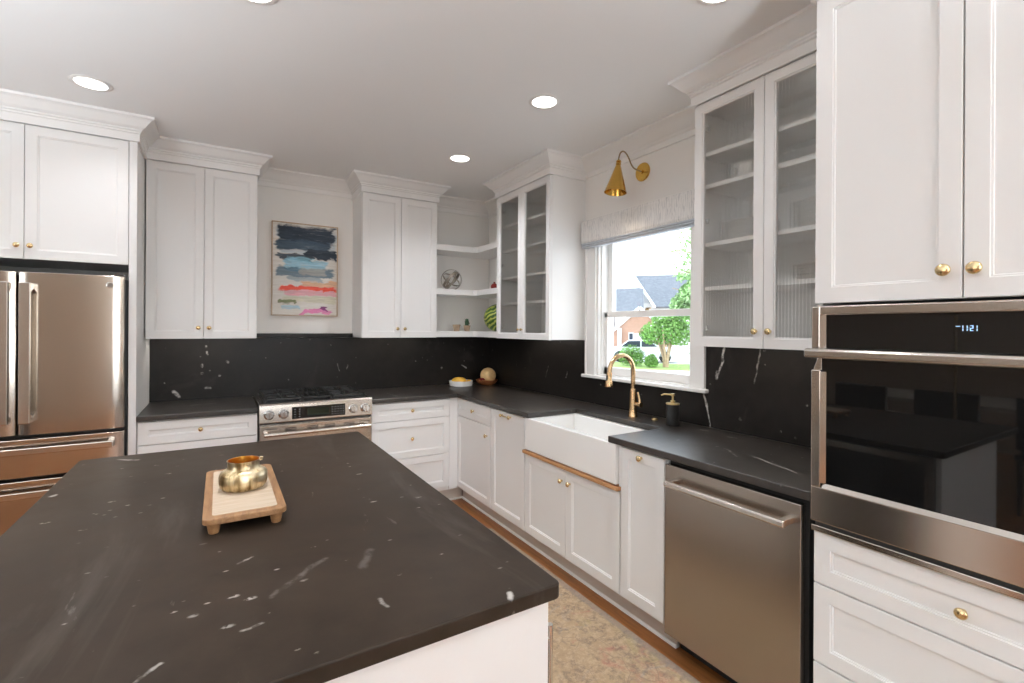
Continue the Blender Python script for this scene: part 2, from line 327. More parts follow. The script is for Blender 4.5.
for a in [(0.60, .12, .03, .50, (0.30, 0.40, 0.48), .6), (0.665, .075, .04, .48, (0.012, 0.025, 0.045), 1), (0.575, .045, .02, .45, (0.02, 0.05, 0.085), .95),
          (0.515, .045, .25, .50, (0.010, 0.022, 0.04), 1), (0.475, .03, .02, .30, (0.012, 0.03, 0.05), .95), (0.42, .055, .08, .42, (0.22, 0.46, 0.58), .85),
          (0.355, .045, .03, .47, (0.05, 0.12, 0.18), .85), (0.37, .035, .2, .42, (0.35, 0.33, 0.30), .7), (0.30, .02, .12, .40, (0.10, 0.20, 0.27), .6),
          (0.262, .022, .2, .52, (0.62, 0.33, 0.17), .8), (0.225, .022, .04, .49, (0.75, 0.08, 0.045), 1), (0.19, .02, .08, .5, (0.72, 0.25, 0.33), .7),
          (0.135, .035, .06, .5, (0.52, 0.50, 0.36), .7), (0.115, .018, .05, .19, (0.12, 0.14, 0.04), .9), (0.07, .02, .07, .2, (0.25, 0.50, 0.62), .7),
          (0.04, .018, .22, .47, (0.62, 0.12, 0.36), .85), (0.052, .012, .36, .42, (0.15, 0.02, 0.12), .95)]:
    c = stroke(c, *a)
L(n, c, b.inputs['Base Color']); b.inputs['Roughness'].default_value = 0.6

# ------------------------------------------------------------------ mesh helpers
class MB:
    """collects shapes into one mesh"""
    def __init__(s): s.bm = bmesh.new()
    def box(s, x0, x1, y0, y1, z0, z1):
        v = [s.bm.verts.new(p) for p in ((x0, y0, z0), (x1, y0, z0), (x1, y1, z0), (x0, y1, z0), (x0, y0, z1), (x1, y0, z1), (x1, y1, z1), (x0, y1, z1))]
        for f in ((3, 2, 1, 0), (4, 5, 6, 7), (0, 1, 5, 4), (1, 2, 6, 5), (2, 3, 7, 6), (3, 0, 4, 7)): s.bm.faces.new([v[i] for i in f])
        return s
    def quad(s, *pts): s.bm.faces.new([s.bm.verts.new(p) for p in pts]); return s
    def prism(s, pts, z0, z1, axis='z'):
        """extrude polygon. axis z: pts (x,y); axis y: pts (x,z); axis x: pts (y,z)"""
        def P(p, h): return {'z': (p[0], p[1], h), 'y': (p[0], h, p[1]), 'x': (h, p[0], p[1])}[axis]
        a = [s.bm.verts.new(P(p, z0)) for p in pts]; b_ = [s.bm.verts.new(P(p, z1)) for p in pts]; k = len(pts)
        s.bm.faces.new(a[::-1]); s.bm.faces.new(b_)
        for i in range(k): s.bm.faces.new((a[i], a[(i + 1) % k], b_[(i + 1) % k], b_[i]))
        return s
    def lathe(s, prof, c=(0, 0, 0), axis=(0, 0, 1), seg=24, sx=1.0, sy=1.0):
        """prof: list of (radius, height) along axis"""
        q = Vector((0, 0, 1)).rotation_difference(Vector(axis).normalized()); c = Vector(c)
        rings = []
        for r, h in prof:
            if r < 1e-6: rings.append([s.bm.verts.new(c + q @ Vector((0, 0, h)))])
            else: rings.append([s.bm.verts.new(c + q @ Vector((r * sx * math.cos(2 * PI * i / seg), r * sy * math.sin(2 * PI * i / seg), h))) for i in range(seg)])
        for a, b_ in zip(rings, rings[1:]):
            for i in range(seg):
                j = (i + 1) % seg
                if len(a) == 1 and len(b_) == 1: continue
                if len(a) == 1: s.bm.faces.new((a[0], b_[j], b_[i]))
                elif len(b_) == 1: s.bm.faces.new((a[i], a[j], b_[0]))
                else: s.bm.faces.new((a[i], a[j], b_[j], b_[i]))
        if len(rings[0]) > 1: s.bm.faces.new(rings[0][::-1])
        if len(rings[-1]) > 1: s.bm.faces.new(rings[-1])
        return s
    def tube(s, pts, r, seg=12, r_list=None, closed=False):
        pts = [Vector(p) for p in pts]; k = len(pts); rings = []; prev = None
        for i, p in enumerate(pts):
            a = pts[(i - 1) % k] if (closed or i > 0) else p; b_ = pts[(i + 1) % k] if (closed or i < k - 1) else p
            t = (b_ - a).normalized()
            if prev is None:
                u = t.cross(Vector((0, 0, 1)));
                if u.length < 1e-3: u = t.cross(Vector((1, 0, 0)))
            else: u = prev - t * prev.dot(t)
            u.normalize(); prev = u; w = t.cross(u); rr = r_list[i] if r_list else r
            rings.append([s.bm.verts.new(p + (u * math.cos(2 * PI * j / seg) + w * math.sin(2 * PI * j / seg)) * rr) for j in range(seg)])
        pr = list(zip(rings, rings[1:])) + ([(rings[-1], rings[0])] if closed else [])
        for a, b_ in pr:
            for j in range(seg): s.bm.faces.new((a[j], a[(j + 1) % seg], b_[(j + 1) % seg], b_[j]))
        if not closed: s.bm.faces.new(rings[0][::-1]); s.bm.faces.new(rings[-1])
        return s
    def sphere(s, c, r, sx=1, sy=1, sz=1, seg=24, rings=14):
        c = Vector(c); rr = []
        for i in range(rings + 1):
            th = PI * i / rings
            if i in (0, rings): rr.append([s.bm.verts.new(c + Vector((0, 0, -r * sz * math.cos(th))))])
            else: rr.append([s.bm.verts.new(c + Vector((r * sx * math.sin(th) * math.cos(2 * PI * j / seg), r * sy * math.sin(th) * math.sin(2 * PI * j / seg), -r * sz * math.cos(th)))) for j in range(seg)])
        for a, b_ in zip(rr, rr[1:]):
            for j in range(seg):
                k = (j + 1) % seg
                if len(a) == 1: s.bm.faces.new((a[0], b_[k], b_[j]))
                elif len(b_) == 1: s.bm.faces.new((a[j], a[k], b_[0]))
                else: s.bm.faces.new((a[j], a[k], b_[k], b_[j]))
        return s
    def sweep(s, path, prof, z=0.0):
        """path: plan points (x,y) walked so that 'outward' is to the RIGHT of travel; prof: (out, z) open line, closed back to out=0"""
        P = [Vector((p[0], p[1])) for p in path]; k = len(P); cols = []
        for i in range(k):
            d0 = (P[i] - P[i - 1]).normalized() if i > 0 else None; d1 = (P[i + 1] - P[i]).normalized() if i < k - 1 else None
            if d0 is None: d0 = d1
            if d1 is None: d1 = d0
            n0 = Vector((d0.y, -d0.x)); n1 = Vector((d1.y, -d1.x)); mdir = (n0 + n1).normalized(); sc = 1 / max(0.2, mdir.dot(n0))
            cols.append([s.bm.verts.new((P[i].x + mdir.x * sc * o, P[i].y + mdir.y * sc * o, z + h)) for o, h in prof])
        m_ = len(prof)
        for a, b_ in zip(cols, cols[1:]):
            for j in range(m_): s.bm.faces.new((a[j], b_[j], b_[(j + 1) % m_], a[(j + 1) % m_]))
        s.bm.faces.new(cols[0]); s.bm.faces.new(cols[-1][::-1]); return s
    def build(s, name, mat, parent=None, bevel=0.0, smooth=False, loc=None, seg=2, angle=35):
        bmesh.ops.recalc_face_normals(s.bm, faces=s.bm.faces[:])
        me = bpy.data.meshes.new(name); s.bm.to_mesh(me); s.bm.free()
        if smooth:
            for p in me.polygons: p.use_smooth = True
            try: me.set_sharp_from_angle(angle=math.radians(40))
            except Exception: pass
        me.materials.append(MAT[mat])
        o = bpy.data.objects.new(name, me); COL.objects.link(o)
        if parent: o.parent = parent
        if loc: o.location = loc
        if bevel:
            bv = o.modifiers.new('bevel', 'BEVEL'); bv.width = bevel; bv.segments = seg; bv.limit_method = 'ANGLE'; bv.angle_limit = math.radians(angle)
        return o
def tag(o, label=None, cat=None, group=None, kind=None):
    if label: o['label'] = label
    if cat: o['category'] = cat
    if group: o['group'] = group
    if kind: o['kind'] = kind
    return o
def thing(name, label, cat, loc=(0, 0, 0), rz=0, group=None):
    o = bpy.data.objects.new(name, None); COL.objects.link(o); o.location = loc; o.rotation_euler = (0, 0, rz); o.empty_display_size = 0.1
    return tag(o, label, cat, group)
def structure(o): o['kind'] = 'structure'; return o
def dup(o, loc=None, label=None, rz=None):
    c = o.copy(); COL.objects.link(c)
    if loc is not None: c.location = loc
    if rz is not None: c.rotation_euler = (0, 0, rz)
    if label: c['label'] = label
    for ch in list(o.children):
        d = ch.copy(); COL.objects.link(d); d.parent = c
        for g in list(ch.children): e = g.copy(); COL.objects.link(e); e.parent = d
    return c

# ------------------------------------------------------------------ room shell
CEIL = 2.70; XL, YF = -7.0, -7.0
f = MB().box(XL - .15, 0.15, YF - .15, 0.15, -0.1, 0.0).build('floor', 'oak_floor'); structure(f)
c = MB().box(XL - .15, 0.15, YF - .15, 0.15, CEIL, CEIL + .1).build('ceiling', 'ceiling_paint'); structure(c)
structure(MB().box(XL - .15, 0.15, 0.0, 0.15, 0, CEIL).build('wall_back', 'wall_paint'))
WY0, WY1, WZ0, WZ1 = -1.638, -2.465, 1.125, 2.14       # window opening
w = MB(); w.box(0, .15, WY0, 0, 0, CEIL); w.box(0, .15, YF, WY1, 0, CEIL); w.box(0, .15, WY1, WY0, 0, WZ0); w.box(0, .15, WY1, WY0, WZ1, CEIL)
structure(w.build('wall_right', 'wall_paint'))
def holed_wall(name, along, fixed, a0, a1, holes, mat):
    w = MB(); cur = a0
    for h0, h1, z0, z1 in holes:
        for s0, s1, q0, q1 in ((cur, h0, 0, CEIL), (h0, h1, 0, z0), (h0, h1, z1, CEIL)):
            w.box(s0, s1, fixed[0], fixed[1], q0, q1) if along == 'x' else w.box(fixed[0], fixed[1], s0, s1, q0, q1)
        cur = h1
    w.box(cur, a1, fixed[0], fixed[1], 0, CEIL) if along == 'x' else w.box(fixed[0], fixed[1], cur, a1, 0, CEIL)
    return structure(w.build(name, mat))
FW = [(-2.55, -.95, .7, 2.4)]
holed_wall('wall_front', 'x', (YF - .12, YF), XL, 0, FW, 'back_room_paint')
holed_wall('wall_left', 'y', (XL - .12, XL), YF, 0, [(-6.15, -3.65, .5, 2.45)], 'back_room_paint')
def plain_window(idx, along, fixed, h):
    h0, h1, z0, z1 = h; t = 0.07
    r = MB()
    for a, b_, q0, q1 in ((h0, h0 + t, z0, z1), (h1 - t, h1, z0, z1), (h0, h1, z0, z0 + t), (h0, h1, z1 - t, z1), (h0, h1, (z0 + z1) / 2 - .02, (z0 + z1) / 2 + .02), ((h0 + h1) / 2 - .03, (h0 + h1) / 2 + .03, z0, z1)):
        r.box(a, b_, fixed - .03, fixed + .03, q0, q1) if along == 'x' else r.box(fixed - .03, fixed + .03, a, b_, q0, q1)
    o = structure(r.build('window_%d' % idx, 'trim_paint'))
plain_window(2, 'x', YF - .05, FW[0]); plain_window(3, 'y', XL - .05, (-6.15, -3.65, .5, 2.45))

# crown mouldings on bare wall (trim)
WCROWN = [(0.0, 2.577), (0.014, 2.577), (0.014, 2.612), (0.022, 2.618), (0.028, 2.628), (0.04, 2.634), (0.055, 2.645), (0.085, 2.672), (0.105, 2.682), (0.12, 2.688), (0.12, 2.70), (0.0, 2.70)]
structure(MB().sweep([(-2.104, 0), (-1.352, 0)], WCROWN).build('trim_1', 'trim_paint'))
structure(MB().sweep([(-.70, 0), (0, 0), (0, -.737)], WCROWN).build('trim_2', 'trim_paint'))
structure(MB().sweep([(0, -1.503), (0, -2.72)], WCROWN).build('trim_3', 'trim_paint'))

# ------------------------------------------------------------------ cabinet vocabulary (local: x to the viewer's right, -y to the viewer)
def shaker_mb(x0, x1, z0, z1, yf, t=.02, s=.055, hole=False, rec=.009):
    mb = MB(); bm = mb.bm
    def loop(d, y): return [bm.verts.new(p) for p in ((x0 + d, y, z0 + d), (x1 - d, y, z0 + d), (x1 - d, y, z1 - d), (x0 + d, y, z1 - d))]
    def ring(a, b_):
        for i in range(4): bm.faces.new((a[i], a[(i + 1) % 4], b_[(i + 1) % 4], b_[i]))
    e = .0012
    A = loop(0, yf + t); B = loop(0, yf + e); C_ = loop(e, yf); D = loop(s, yf); E_ = loop(s + .0015, yf + .004); F = loop(s + .006, yf + .0045); G = loop(s + .0075, yf + rec)
    ring(A, B); ring(B, C_); ring(C_, D); ring(D, E_); ring(E_, F); ring(F, G)
    if hole: H = loop(s + .0075, yf + t); ring(G, H); ring(H, A)
    else: bm.faces.new(G); bm.faces.new(A[::-1])
    return mb
_knob = {}
def knob(parent, x, z, y, r=.016, mat='knob_brass'):
    """mushroom knob projecting toward -y"""
    key = (r, mat)
    if key not in _knob:
        o = MB().lathe([(.45 * r, 0), (.40 * r, .3 * r), (.36 * r, .8 * r), (.55 * r, 1.0 * r), (.92 * r, 1.15 * r), (r, 1.4 * r), (.97 * r, 1.6 * r), (.7 * r, 1.85 * r), (0, 1.95 * r)], axis=(0, -1, 0), seg=24).build('knob', mat, parent, smooth=True)
        _knob[key] = o.data; o['label'] = 'small round brass knob'
    else:
        o = bpy.data.objects.new('knob', _knob[key]); COL.objects.link(o); o.parent = parent; o['label'] = 'small round brass knob'
    o.location = (x, y, z); return o
def drawer(th, x0, x1, z0, z1, yf, kn=True, s=.05, kr=.014):
    d = shaker_mb(x0, x1, z0, z1, yf, s=s).build('drawer', 'cabinet_paint', th)
    if kn: knob(d, (x0 + x1) / 2, (z0 + z1) / 2, yf + .009, kr)
    return d
def door(th, x0, x1, z0, z1, yf, kx=None, kz=None, s=.05, kr=.014):
    d = shaker_mb(x0, x1, z0, z1, yf, s=s).build('door', 'cabinet_paint', th)
    if kx is not None: knob(d, kx, kz, yf, kr)
    return d
def reeded(x0, x1, z0, z1, y, parent, pitch=.0145, amp=.0024):
    bm_ = MB(); bm = bm_.bm; k = int((x1 - x0) / pitch * 8); fr = []; 
    for i in range(k + 1):
        x = x0 + (x1 - x0) * i / k; ph = (x - x0) / pitch; h = abs(math.sin(PI * ph)) * amp
        fr.append([bm.verts.new(p) for p in ((x, y - h, z0), (x, y - h, z1), (x, y + .003, z1), (x, y + .003, z0))])
    for a, b_ in zip(fr, fr[1:]):
        for j in range(4): bm.faces.new((a[j], b_[j], b_[(j + 1) % 4], a[(j + 1) % 4]))
    bm.faces.new(fr[0]); bm.faces.new(fr[-1][::-1])
    o = bm_.build('glass_pane', 'reeded_glass', parent); return o
CROWN = [(0.0, 2.562), (0.012, 2.562), (0.012, 2.606), (0.018, 2.611), (0.018, 2.619), (0.025, 2.624), (0.025, 2.632), (0.034, 2.638), (0.042, 2.644), (0.056, 2.660), (0.070, 2.676), (0.078, 2.682), (0.089, 2.686), (0.089, 2.70), (0.0, 2.70)]
UZ0, UZ1 = 1.375, 2.558
def crown(th, x0, x1, d, left=True, right=True, dl=None):
    p = []
    if left: p.append((x0, -(dl or 0.0)))
    p += [(x0, -d), (x1, -d)]
    if right: p.append((x1, 0))
    return MB().sweep(p, CROWN).build('crown_moulding', 'cabinet_paint', th)
R90 = -PI / 2
def RW(y): return (0, y, 0)      # base of a thing on the right wall whose left end is at world y

# ---- base cabinets
BF = -.63; TOE = .10
def base_cab(label, loc, rz, w_, body_top=.882, right_fill=0.0, left_fill=0.0, toe=True, tl=0.0, tr=0.0):
    th = thing('base_cabinet', label, 'cabinet', loc, rz)
    MB().box(-left_fill, w_ + right_fill, -.608, -.016, TOE + .015, body_top).build('body', 'cabinet_paint', th)
    if toe:
        MB().box(-tl, w_ + tr, -.545, -.53, 0, TOE + .015).build('toe_kick', 'toe_kick_shaded', th)
        MB().prism([(-.545, 0), (-.556, 0), (-.555, .007), (-.550, .012), (-.545, .013)], -tl, w_ + tr, 'x').build('shoe_moulding', 'trim_paint', th)
    return th
DZ = [(.15, .425), (.431, .728), (.734, .872)]
t = base_cab('white base cabinet of drawers between the refrigerator and the range', (-2.760, 0, 0), 0, .646)
for z0, z1 in DZ: drawer(t, .003, .643, z0, z1, BF)
t = base_cab('white three-drawer base cabinet right of the range, in the corner', (-1.350, 0, 0), 0, .643, right_fill=.02, tr=.157)
for z0, z1 in DZ: drawer(t, .003, .640, z0, z1, BF)
MB().box(.646, .742, -.618, -.608, .12, .878).build('filler_strip', 'cabinet_paint', t)
t = base_cab('white base cabinet on the window wall nearest the corner, one drawer over a door', RW(-.602), R90, .590, tl=.055)
drawer(t, .003, .587, .734, .872, BF); door(t, .003, .587, .135, .728, BF, kx=.535, kz=.655)
MB().box(-.008, 0, -.626, -.608, .12, .878).build('filler_strip', 'cabinet_paint', t)
t = base_cab('white full-height pull-out base cabinet with a brass pull, left of the sink', RW(-1.196), R90, .456)
d = shaker_mb(.003, .453, .135, .872, BF, s=.05).build('door', 'cabinet_paint', t)
h = MB(); h.tube([(.165, BF - .018, .846), (.285, BF - .018, .846)], .005)
h.lathe([(.006, 0), (.005, .010), (.010, .014), (.012, .022), (.008, .027), (0, .028)], (.17, BF, .846), (0, -1, 0), 16)
h.lathe([(.006, 0), (.005, .010), (.011, .014), (.014, .022), (.010, .028), (0, .029)], (.28, BF, .846), (0, -1, 0), 16)
h.build('pull', 'knob_brass', d, smooth=True)
# sink base
t = base_cab('white two-door base cabinet under the apron sink with a wooden ledge strip', RW(-1.655), R90, .872, body_top=.645)
door(t, .004, .434, .135, .644, BF, kx=.399, kz=.572); door(t, .438, .868, .135, .644, BF, kx=.473, kz=.572)
MB().box(.001, .871, -.652, -.60, .649, .670).build('ledge_strip', 'ledge_wood', t, bevel=.003)['label'] = 'brown wooden ledge strip under the sink apron'
MB().box(0, .012, -.626, -.016, .67, .882).build('side_panel', 'cabinet_paint', t); MB().box(.860, .872, -.626, -.016, .67, .882).build('side_panel', 'cabinet_paint', t)
t = base_cab('narrow white pull-out base cabinet between the sink and the dishwasher', RW(-2.529), R90, .282)
d = shaker_mb(.003, .275, .135, .872, BF, s=.05).build('door', 'cabinet_paint', t)
k_ = knob(d, .138, .846, BF, .015)

# ---- apron sink
t = thing('apron_sink', 'white farmhouse apron-front sink below the window', 'sink', RW(-1.6725), R90)
W_ = .836; s0, s1 = .045, .79     # basin opening (local x)
bm_ = MB()
bm_.box(0, W_, -.645, -.60, .676, .8815)
bm_.box(0, .045, -.60, -.245, .655, .88); bm_.box(.791, W_, -.60, -.245, .655, .88)
bm_.box(.045, .791, -.275, -.245, .655, .88); bm_.box(.045, .791, -.60, -.275, .655, .685)
bm_.build('basin', 'porcelain', t, bevel=.006, seg=3)
MB().lathe([(.045, .686), (.045, .689), (.03, .689), (.026, .687), (0, .687)], (W_ / 2, -.42, 0), seg=28).build('drain', 'faucet_brass', t, smooth=True)

# ---- worktops
def slab(name, pts, label, cat, mat='soapstone_top', z0=.882, z1=.914, bev=.004):
    o = MB().prism(pts, z0, z1).build(name, mat, None, bevel=bev, seg=3); return tag(o, label, cat)
slab('worktop', [(-2.7615, -.014), (-2.7615, -.652), (-2.113, -.652), (-2.113, -.014)], 'short dark soapstone worktop left of the range', 'worktop')
slab('worktop', [(-1.352, -.014), (-1.352, -.652), (-.65, -.652), (-.65, -1.72), (-.252, -1.72), (-.252, -2.458), (-.65, -2.458), (-.65, -3.436), (-.014, -3.436), (-.014, -.014)],
     'long L-shaped dark soapstone worktop running from the range past the sink', 'worktop')
# ---- backsplash
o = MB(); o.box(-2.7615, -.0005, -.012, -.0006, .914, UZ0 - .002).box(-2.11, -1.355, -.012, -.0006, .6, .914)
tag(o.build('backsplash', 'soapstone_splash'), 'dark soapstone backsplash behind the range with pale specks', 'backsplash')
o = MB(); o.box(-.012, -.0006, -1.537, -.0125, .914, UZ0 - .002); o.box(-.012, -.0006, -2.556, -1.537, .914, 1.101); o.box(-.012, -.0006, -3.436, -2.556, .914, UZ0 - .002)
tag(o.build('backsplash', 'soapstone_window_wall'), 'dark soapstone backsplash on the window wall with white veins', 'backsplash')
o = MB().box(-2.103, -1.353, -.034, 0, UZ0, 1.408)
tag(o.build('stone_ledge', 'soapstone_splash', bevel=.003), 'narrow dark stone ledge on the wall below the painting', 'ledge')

# ---- upper cabinets
def upper(label, loc, rz, w_, d=.329, doors=2, z0=UZ0, z1=UZ1, name='wall_cabinet', glass=False, sh=(), body_z1=2.69, kz=1.45, crown_lr=(True, True), kdx=.03, kr=.014):
    th = thing(name, label, 'cabinet', loc, rz); bd = -(d - .021)
    if not glass:
        MB().box(0, w_, bd, -.001, z0 + .014, body_z1).box(0, .018, bd, -.001, z0 + .001, z0 + .014).box(w_ - .018, w_, bd, -.001, z0 + .001, z0 + .014).build('body', 'cabinet_paint', th)
    else:
        m_ = MB(); tt = .018
        m_.box(0, tt, bd, -.001, z0 + .002, body_z1); m_.box(w_ - tt, w_, bd, -.001, z0 + .002, body_z1)
        m_.box(tt, w_ - tt, bd, -.001, z0 + .014, z0 + .03); m_.box(tt, w_ - tt, bd, -.001, z1 - .02, body_z1); m_.box(tt, w_ - tt, -.012, -.001, z0 + .03, z1 - .02)
        m_.build('body', 'cabinet_paint', th)
        for z in sh: MB().box(tt, w_ - tt, bd + .02, -.012, z - .020, z).build('shelf', 'cabinet_paint', th)
    mid = w_ / 2; g = .0015
    for i, (a, b_) in enumerate(((.003, mid - g), (mid + g, w_ - .003))):
        kx = b_ - kdx if i == 0 else a + kdx
        if glass:
            dd = shaker_mb(a, b_, z0, z1, -d, hole=True, s=.042).build('door', 'cabinet_paint', th)
            reeded(a + .045, b_ - .045, z0 + .045, z1 - .045, -d + .013, dd)
            hx = a + .05 if i == 0 else b_ - .05
            for zz in (z0 + .09, (z0 + z1) / 2 + .02, z1 - .12): MB().box(hx - .008, hx + .010, -d + .0205, -d + .034, zz - .012, zz + .012).build('hinge', 'chrome', dd, bevel=.002)
            knob(dd, kx, kz, -d, kr)
        else: door(th, a, b_, z0, z1, -d, kx, kz, kr=kr)
    crown(th, 0, w_, d, *crown_lr)
    return th
upper('tall white two-door wall cabinet between the refrigerator surround and the painting', (-2.756, 0, 0), 0, .652, crown_lr=(False, True))
upper('tall white two-door wall cabinet right of the painting', (-1.352, 0, 0), 0, .652)
upper('smaller white wall cabinet with reeded glass doors left of the window', RW(-.737), R90, .766, glass=True, sh=(2.322, 2.114, 1.885, 1.672), kr=.011, kdx=.022)
upper('larger white wall cabinet with reeded glass doors right of the window', RW(-2.719), R90, .717, glass=True, sh=(2.330, 2.170, 1.885, 1.668), crown_lr=(True, False))
# under cabinet light bars
def ucl(label, x0, x1, y, horiz, e):
    if horiz: loc = ((x0 + x1) / 2, y, 1.3785); rz = 0
    else: loc = (y, (x0 + x1) / 2, 1.3785); rz = R90
    th = thing('under_cabinet_light', label, 'light', loc, rz); ln = abs(x1 - x0)
    MB().box(-ln / 2, ln / 2, -.02, .02, 0, .0095).build('housing', 'trim_paint', th, bevel=.002)
    MB().box(-ln / 2 + .01, ln / 2 - .01, -.014, .014, -.0015, 0).build('diffuser', 'can_glow', th)
    l_ = light('lamp', 'AREA', (0, 0, -.004), e, (1, .9, .78), ln * .9, .03, parent=th)
ucl('slim light bar under the cabinet beside the refrigerator', -2.72, -2.14, -.12, True, .7)
ucl('slim light bar under the cabinet right of the range', -1.32, -.74, -.12, True, .5)
ucl('slim light bar under the small glass-door cabinet', -.80, -1.45, -.12, False, .7)
ucl('slim light bar under the large glass-door cabinet', -2.78, -3.38, -.12, False, .7)

# ---- corner shelves (L shaped, thick)
for z0, z1, pos in ((2.157, 2.21, 'top'), (1.76, 1.81, 'middle'), (1.378, 1.43, 'bottom')):
    o = MB().prism([(-.6995, -.0005), (-.6995, -.30), (-.33, -.30), (-.30, -.33), (-.30, -.7365), (-.0005, -.7365), (-.0005, -.0005)], z0, z1)
    tag(o.build('corner_shelf', 'cabinet_paint', None, bevel=.0015), {'top': 'thick white L-shaped corner shelf, topmost of three and bare', 'middle': 'thick white L-shaped corner shelf carrying the metal orb', 'bottom': 'thick white L-shaped corner shelf carrying the little pots and striped melon'}[pos], 'shelf')

# ---- refrigerator surround
t = thing('refrigerator_cabinet', 'white cabinet surround with two doors above the refrigerator', 'cabinet', (-3.76, 0, 0), 0)
MB().box(.96, .998, -.652, -.001, 0, 2.69).build('side_panel', 'cabinet_paint', t, bevel=.001)
MB().box(0, .038, -.652, -.001, 0, 2.69).build('side_panel', 'cabinet_paint', t, bevel=.001)
MB().box(.038, .96, -.63, -.001, 1.835, 2.69).build('body', 'cabinet_paint', t)
door(t, .041, .507, 1.823, UZ1, -.652, .482, 1.895); door(t, .510, .957, 1.823, UZ1, -.652, .536, 1.895)
crown(t, 0, .998, .652, True, True)

# ---- refrigerator
t = thing('refrigerator', 'stainless steel french-door refrigerator with bottom drawers', 'refrigerator', (-3.712, 0, 0), 0)
MB().box(.002, .906, -.645, -.03, .02, 1.735).build('body', 'black_plastic', t, bevel=.004)
def bowed(x0, x1, z0, z1, yf, yb, bow, mat, name, par, k=16):
    m_ = MB(); pts = []
    for i in range(k + 1):
        u = i / k; e = min(u, 1 - u); y = yf - bow * (1 - (2 * u - 1) ** 2)
        if e < .02: y += .006
        pts.append((x0 + (x1 - x0) * u, y))
    m_.prism(pts + [(x1, yb), (x0, yb)], z0, z1); return m_.build(name, mat, par, bevel=.004, smooth=True, angle=60)
dl = bowed(.004, .446, .866, 1.748, -.712, -.648, .010, 'steel_vertical', 'door', t); dr = bowed(.454, .900, .866, 1.748, -.712, -.648, .010, 'steel_vertical', 'door', t)
d1 = bowed(.004, .900, .640, .846, -.712, -.648, .012, 'steel_vertical', 'drawer', t); d2 = bowed(.004, .900, .09, .622, -.712, -.648, .012, 'steel_vertical', 'drawer', t)
MB().box(.01, .90, -.64, -.05, 0, .022).build('base', 'black_plastic', t)
def vhandle(x0, x1, par):
    m_ = MB(); pr_ = [(-.772, .935), (-.772, 1.687), (-.716, 1.687), (-.716, 1.655), (-.757, 1.635), (-.757, .985), (-.716, .965), (-.716, .935)]
    m_.prism(pr_, x0, x1, 'x'); m_.build('handle', 'steel_smooth', par, bevel=.004)
vhandle(.470, .516, dr); vhandle(.384, .430, dl)
def hhandle(z0, z1, par):
    m_ = MB(); m_.box(.045, .862, -.785, -.768, z0, z1); m_.box(.045, .075, -.772, -.712, z0, z1); m_.box(.832, .862, -.772, -.712, z0, z1); m_.build('handle', 'steel_smooth', par, bevel=.004)
hhandle(.772, .808, d1); hhandle(.540, .576, d2)
for x in (.03, .875): MB().box(x - .02, x + .02, -.70, -.62, 1.749, 1.765).box(x - .012, x + .012, -.645, -.6, 1.70, 1.75).build('hinge', 'dark_steel', t, bevel=.002)
bd = MB().lathe([(.017, 0), (.017, .003), (.0145, .004), (.0145, .003), (0, .003)], (.836, -.7172, 1.694), (0, -1, 0), 32).build('badge', 'chrome', dr, smooth=True); bd['label'] = 'round maker badge'
def text_mesh(s, size, mat, parent, loc, rot, name='lettering', shear=0.0, ext=.0006):
    cu = bpy.data.curves.new(name, 'FONT'); cu.body = s; cu.size = size; cu.align_x = 'CENTER'; cu.align_y = 'CENTER'; cu.extrude = ext; cu.shear = shear
    to = bpy.data.objects.new(name, cu); COL.objects.link(to); dg = bpy.context.evaluated_depsgraph_get(); dg.update()
    me = bpy.data.meshes.new_from_object(to.evaluated_get(dg)); bpy.data.objects.remove(to, do_unlink=True)
    me.materials.clear(); me.materials.append(MAT[mat]); o = bpy.data.objects.new(name, me); COL.objects.link(o); o.location = loc; o.rotation_euler = rot; o.parent = parent; return o
text_mesh('GE', .017, 'dark_steel', dr, (.836, -.7208, 1.694), (PI / 2, 0, 0), 'monogram', .3)

# ---- range
t = thing('range', 'stainless steel slide-in gas range with four front knobs', 'stove', (-2.1085, 0, 0), 0)
RWd = .752
MB().box(.004, RWd - .004, -.64, -.03, .03, .90).build('body', 'steel_horizontal', t)
m_ = MB(); m_.prism([(-.67, .806), (-.675, .812), (-.668, .925), (-.66, .936), (-.03, .930), (-.03, .905), (-.645, .902), (-.645, .806)], 0, RWd, 'x'); m_.build('control_panel', 'steel_horizontal', t, bevel=.002)
ct = MB().box(.035, RWd - .035, -.615, -.045, .930, .937).build('cooktop', 'black_plastic', t, bevel=.002)
for gx0, gx1 in ((.04, .27), (.275, .475), (.48, .712)):
    g = MB()
    for x in (gx0, gx1 - .012): g.box(x, x + .012, -.605, -.06, .952, .964)
    for y in (-.605, -.34, -.072): g.box(gx0, gx1, y, y + .012, .952, .964)
    if gx0 != .275:
        for yc in (-.475, -.20):
            xc = (gx0 + gx1) / 2
            g.box(gx0, xc - .03, yc - .005, yc + .005, .953, .965).box(xc + .03, gx1, yc - .005, yc + .005, .953, .965).box(xc - .005, xc + .005, yc - .125, yc - .03, .953, .965).box(xc - .005, xc + .005, yc + .03, yc + .125, .953, .965)
    else:
        for k in range(5): g.box(gx0 + .012 + k * .036, gx0 + .02 + k * .036, -.6, -.065, .953, .965)
    for x in (gx0, gx1 - .012):
        for y in (-.605, -.072): g.box(x, x + .012, y, y + .012, .936, .953)
    g.build('grate', 'cast_iron', t, bevel=.0015)
for xc in (.155, .596):
    for yc in (-.475, -.20):
        MB().lathe([(.05, 0), (.05, .006), (.036, .008), (.036, .014), (.03, .017), (0, .017)], (xc, yc, .936), seg=28).build('burner', 'cast_iron', t, smooth=True)
MB().lathe([(.05, 0), (.05, .006), (.036, .008), (.036, .014), (0, .016)], (.375, -.335, .936), seg=28, sy=2.2).build('burner', 'cast_iron', t, smooth=True)
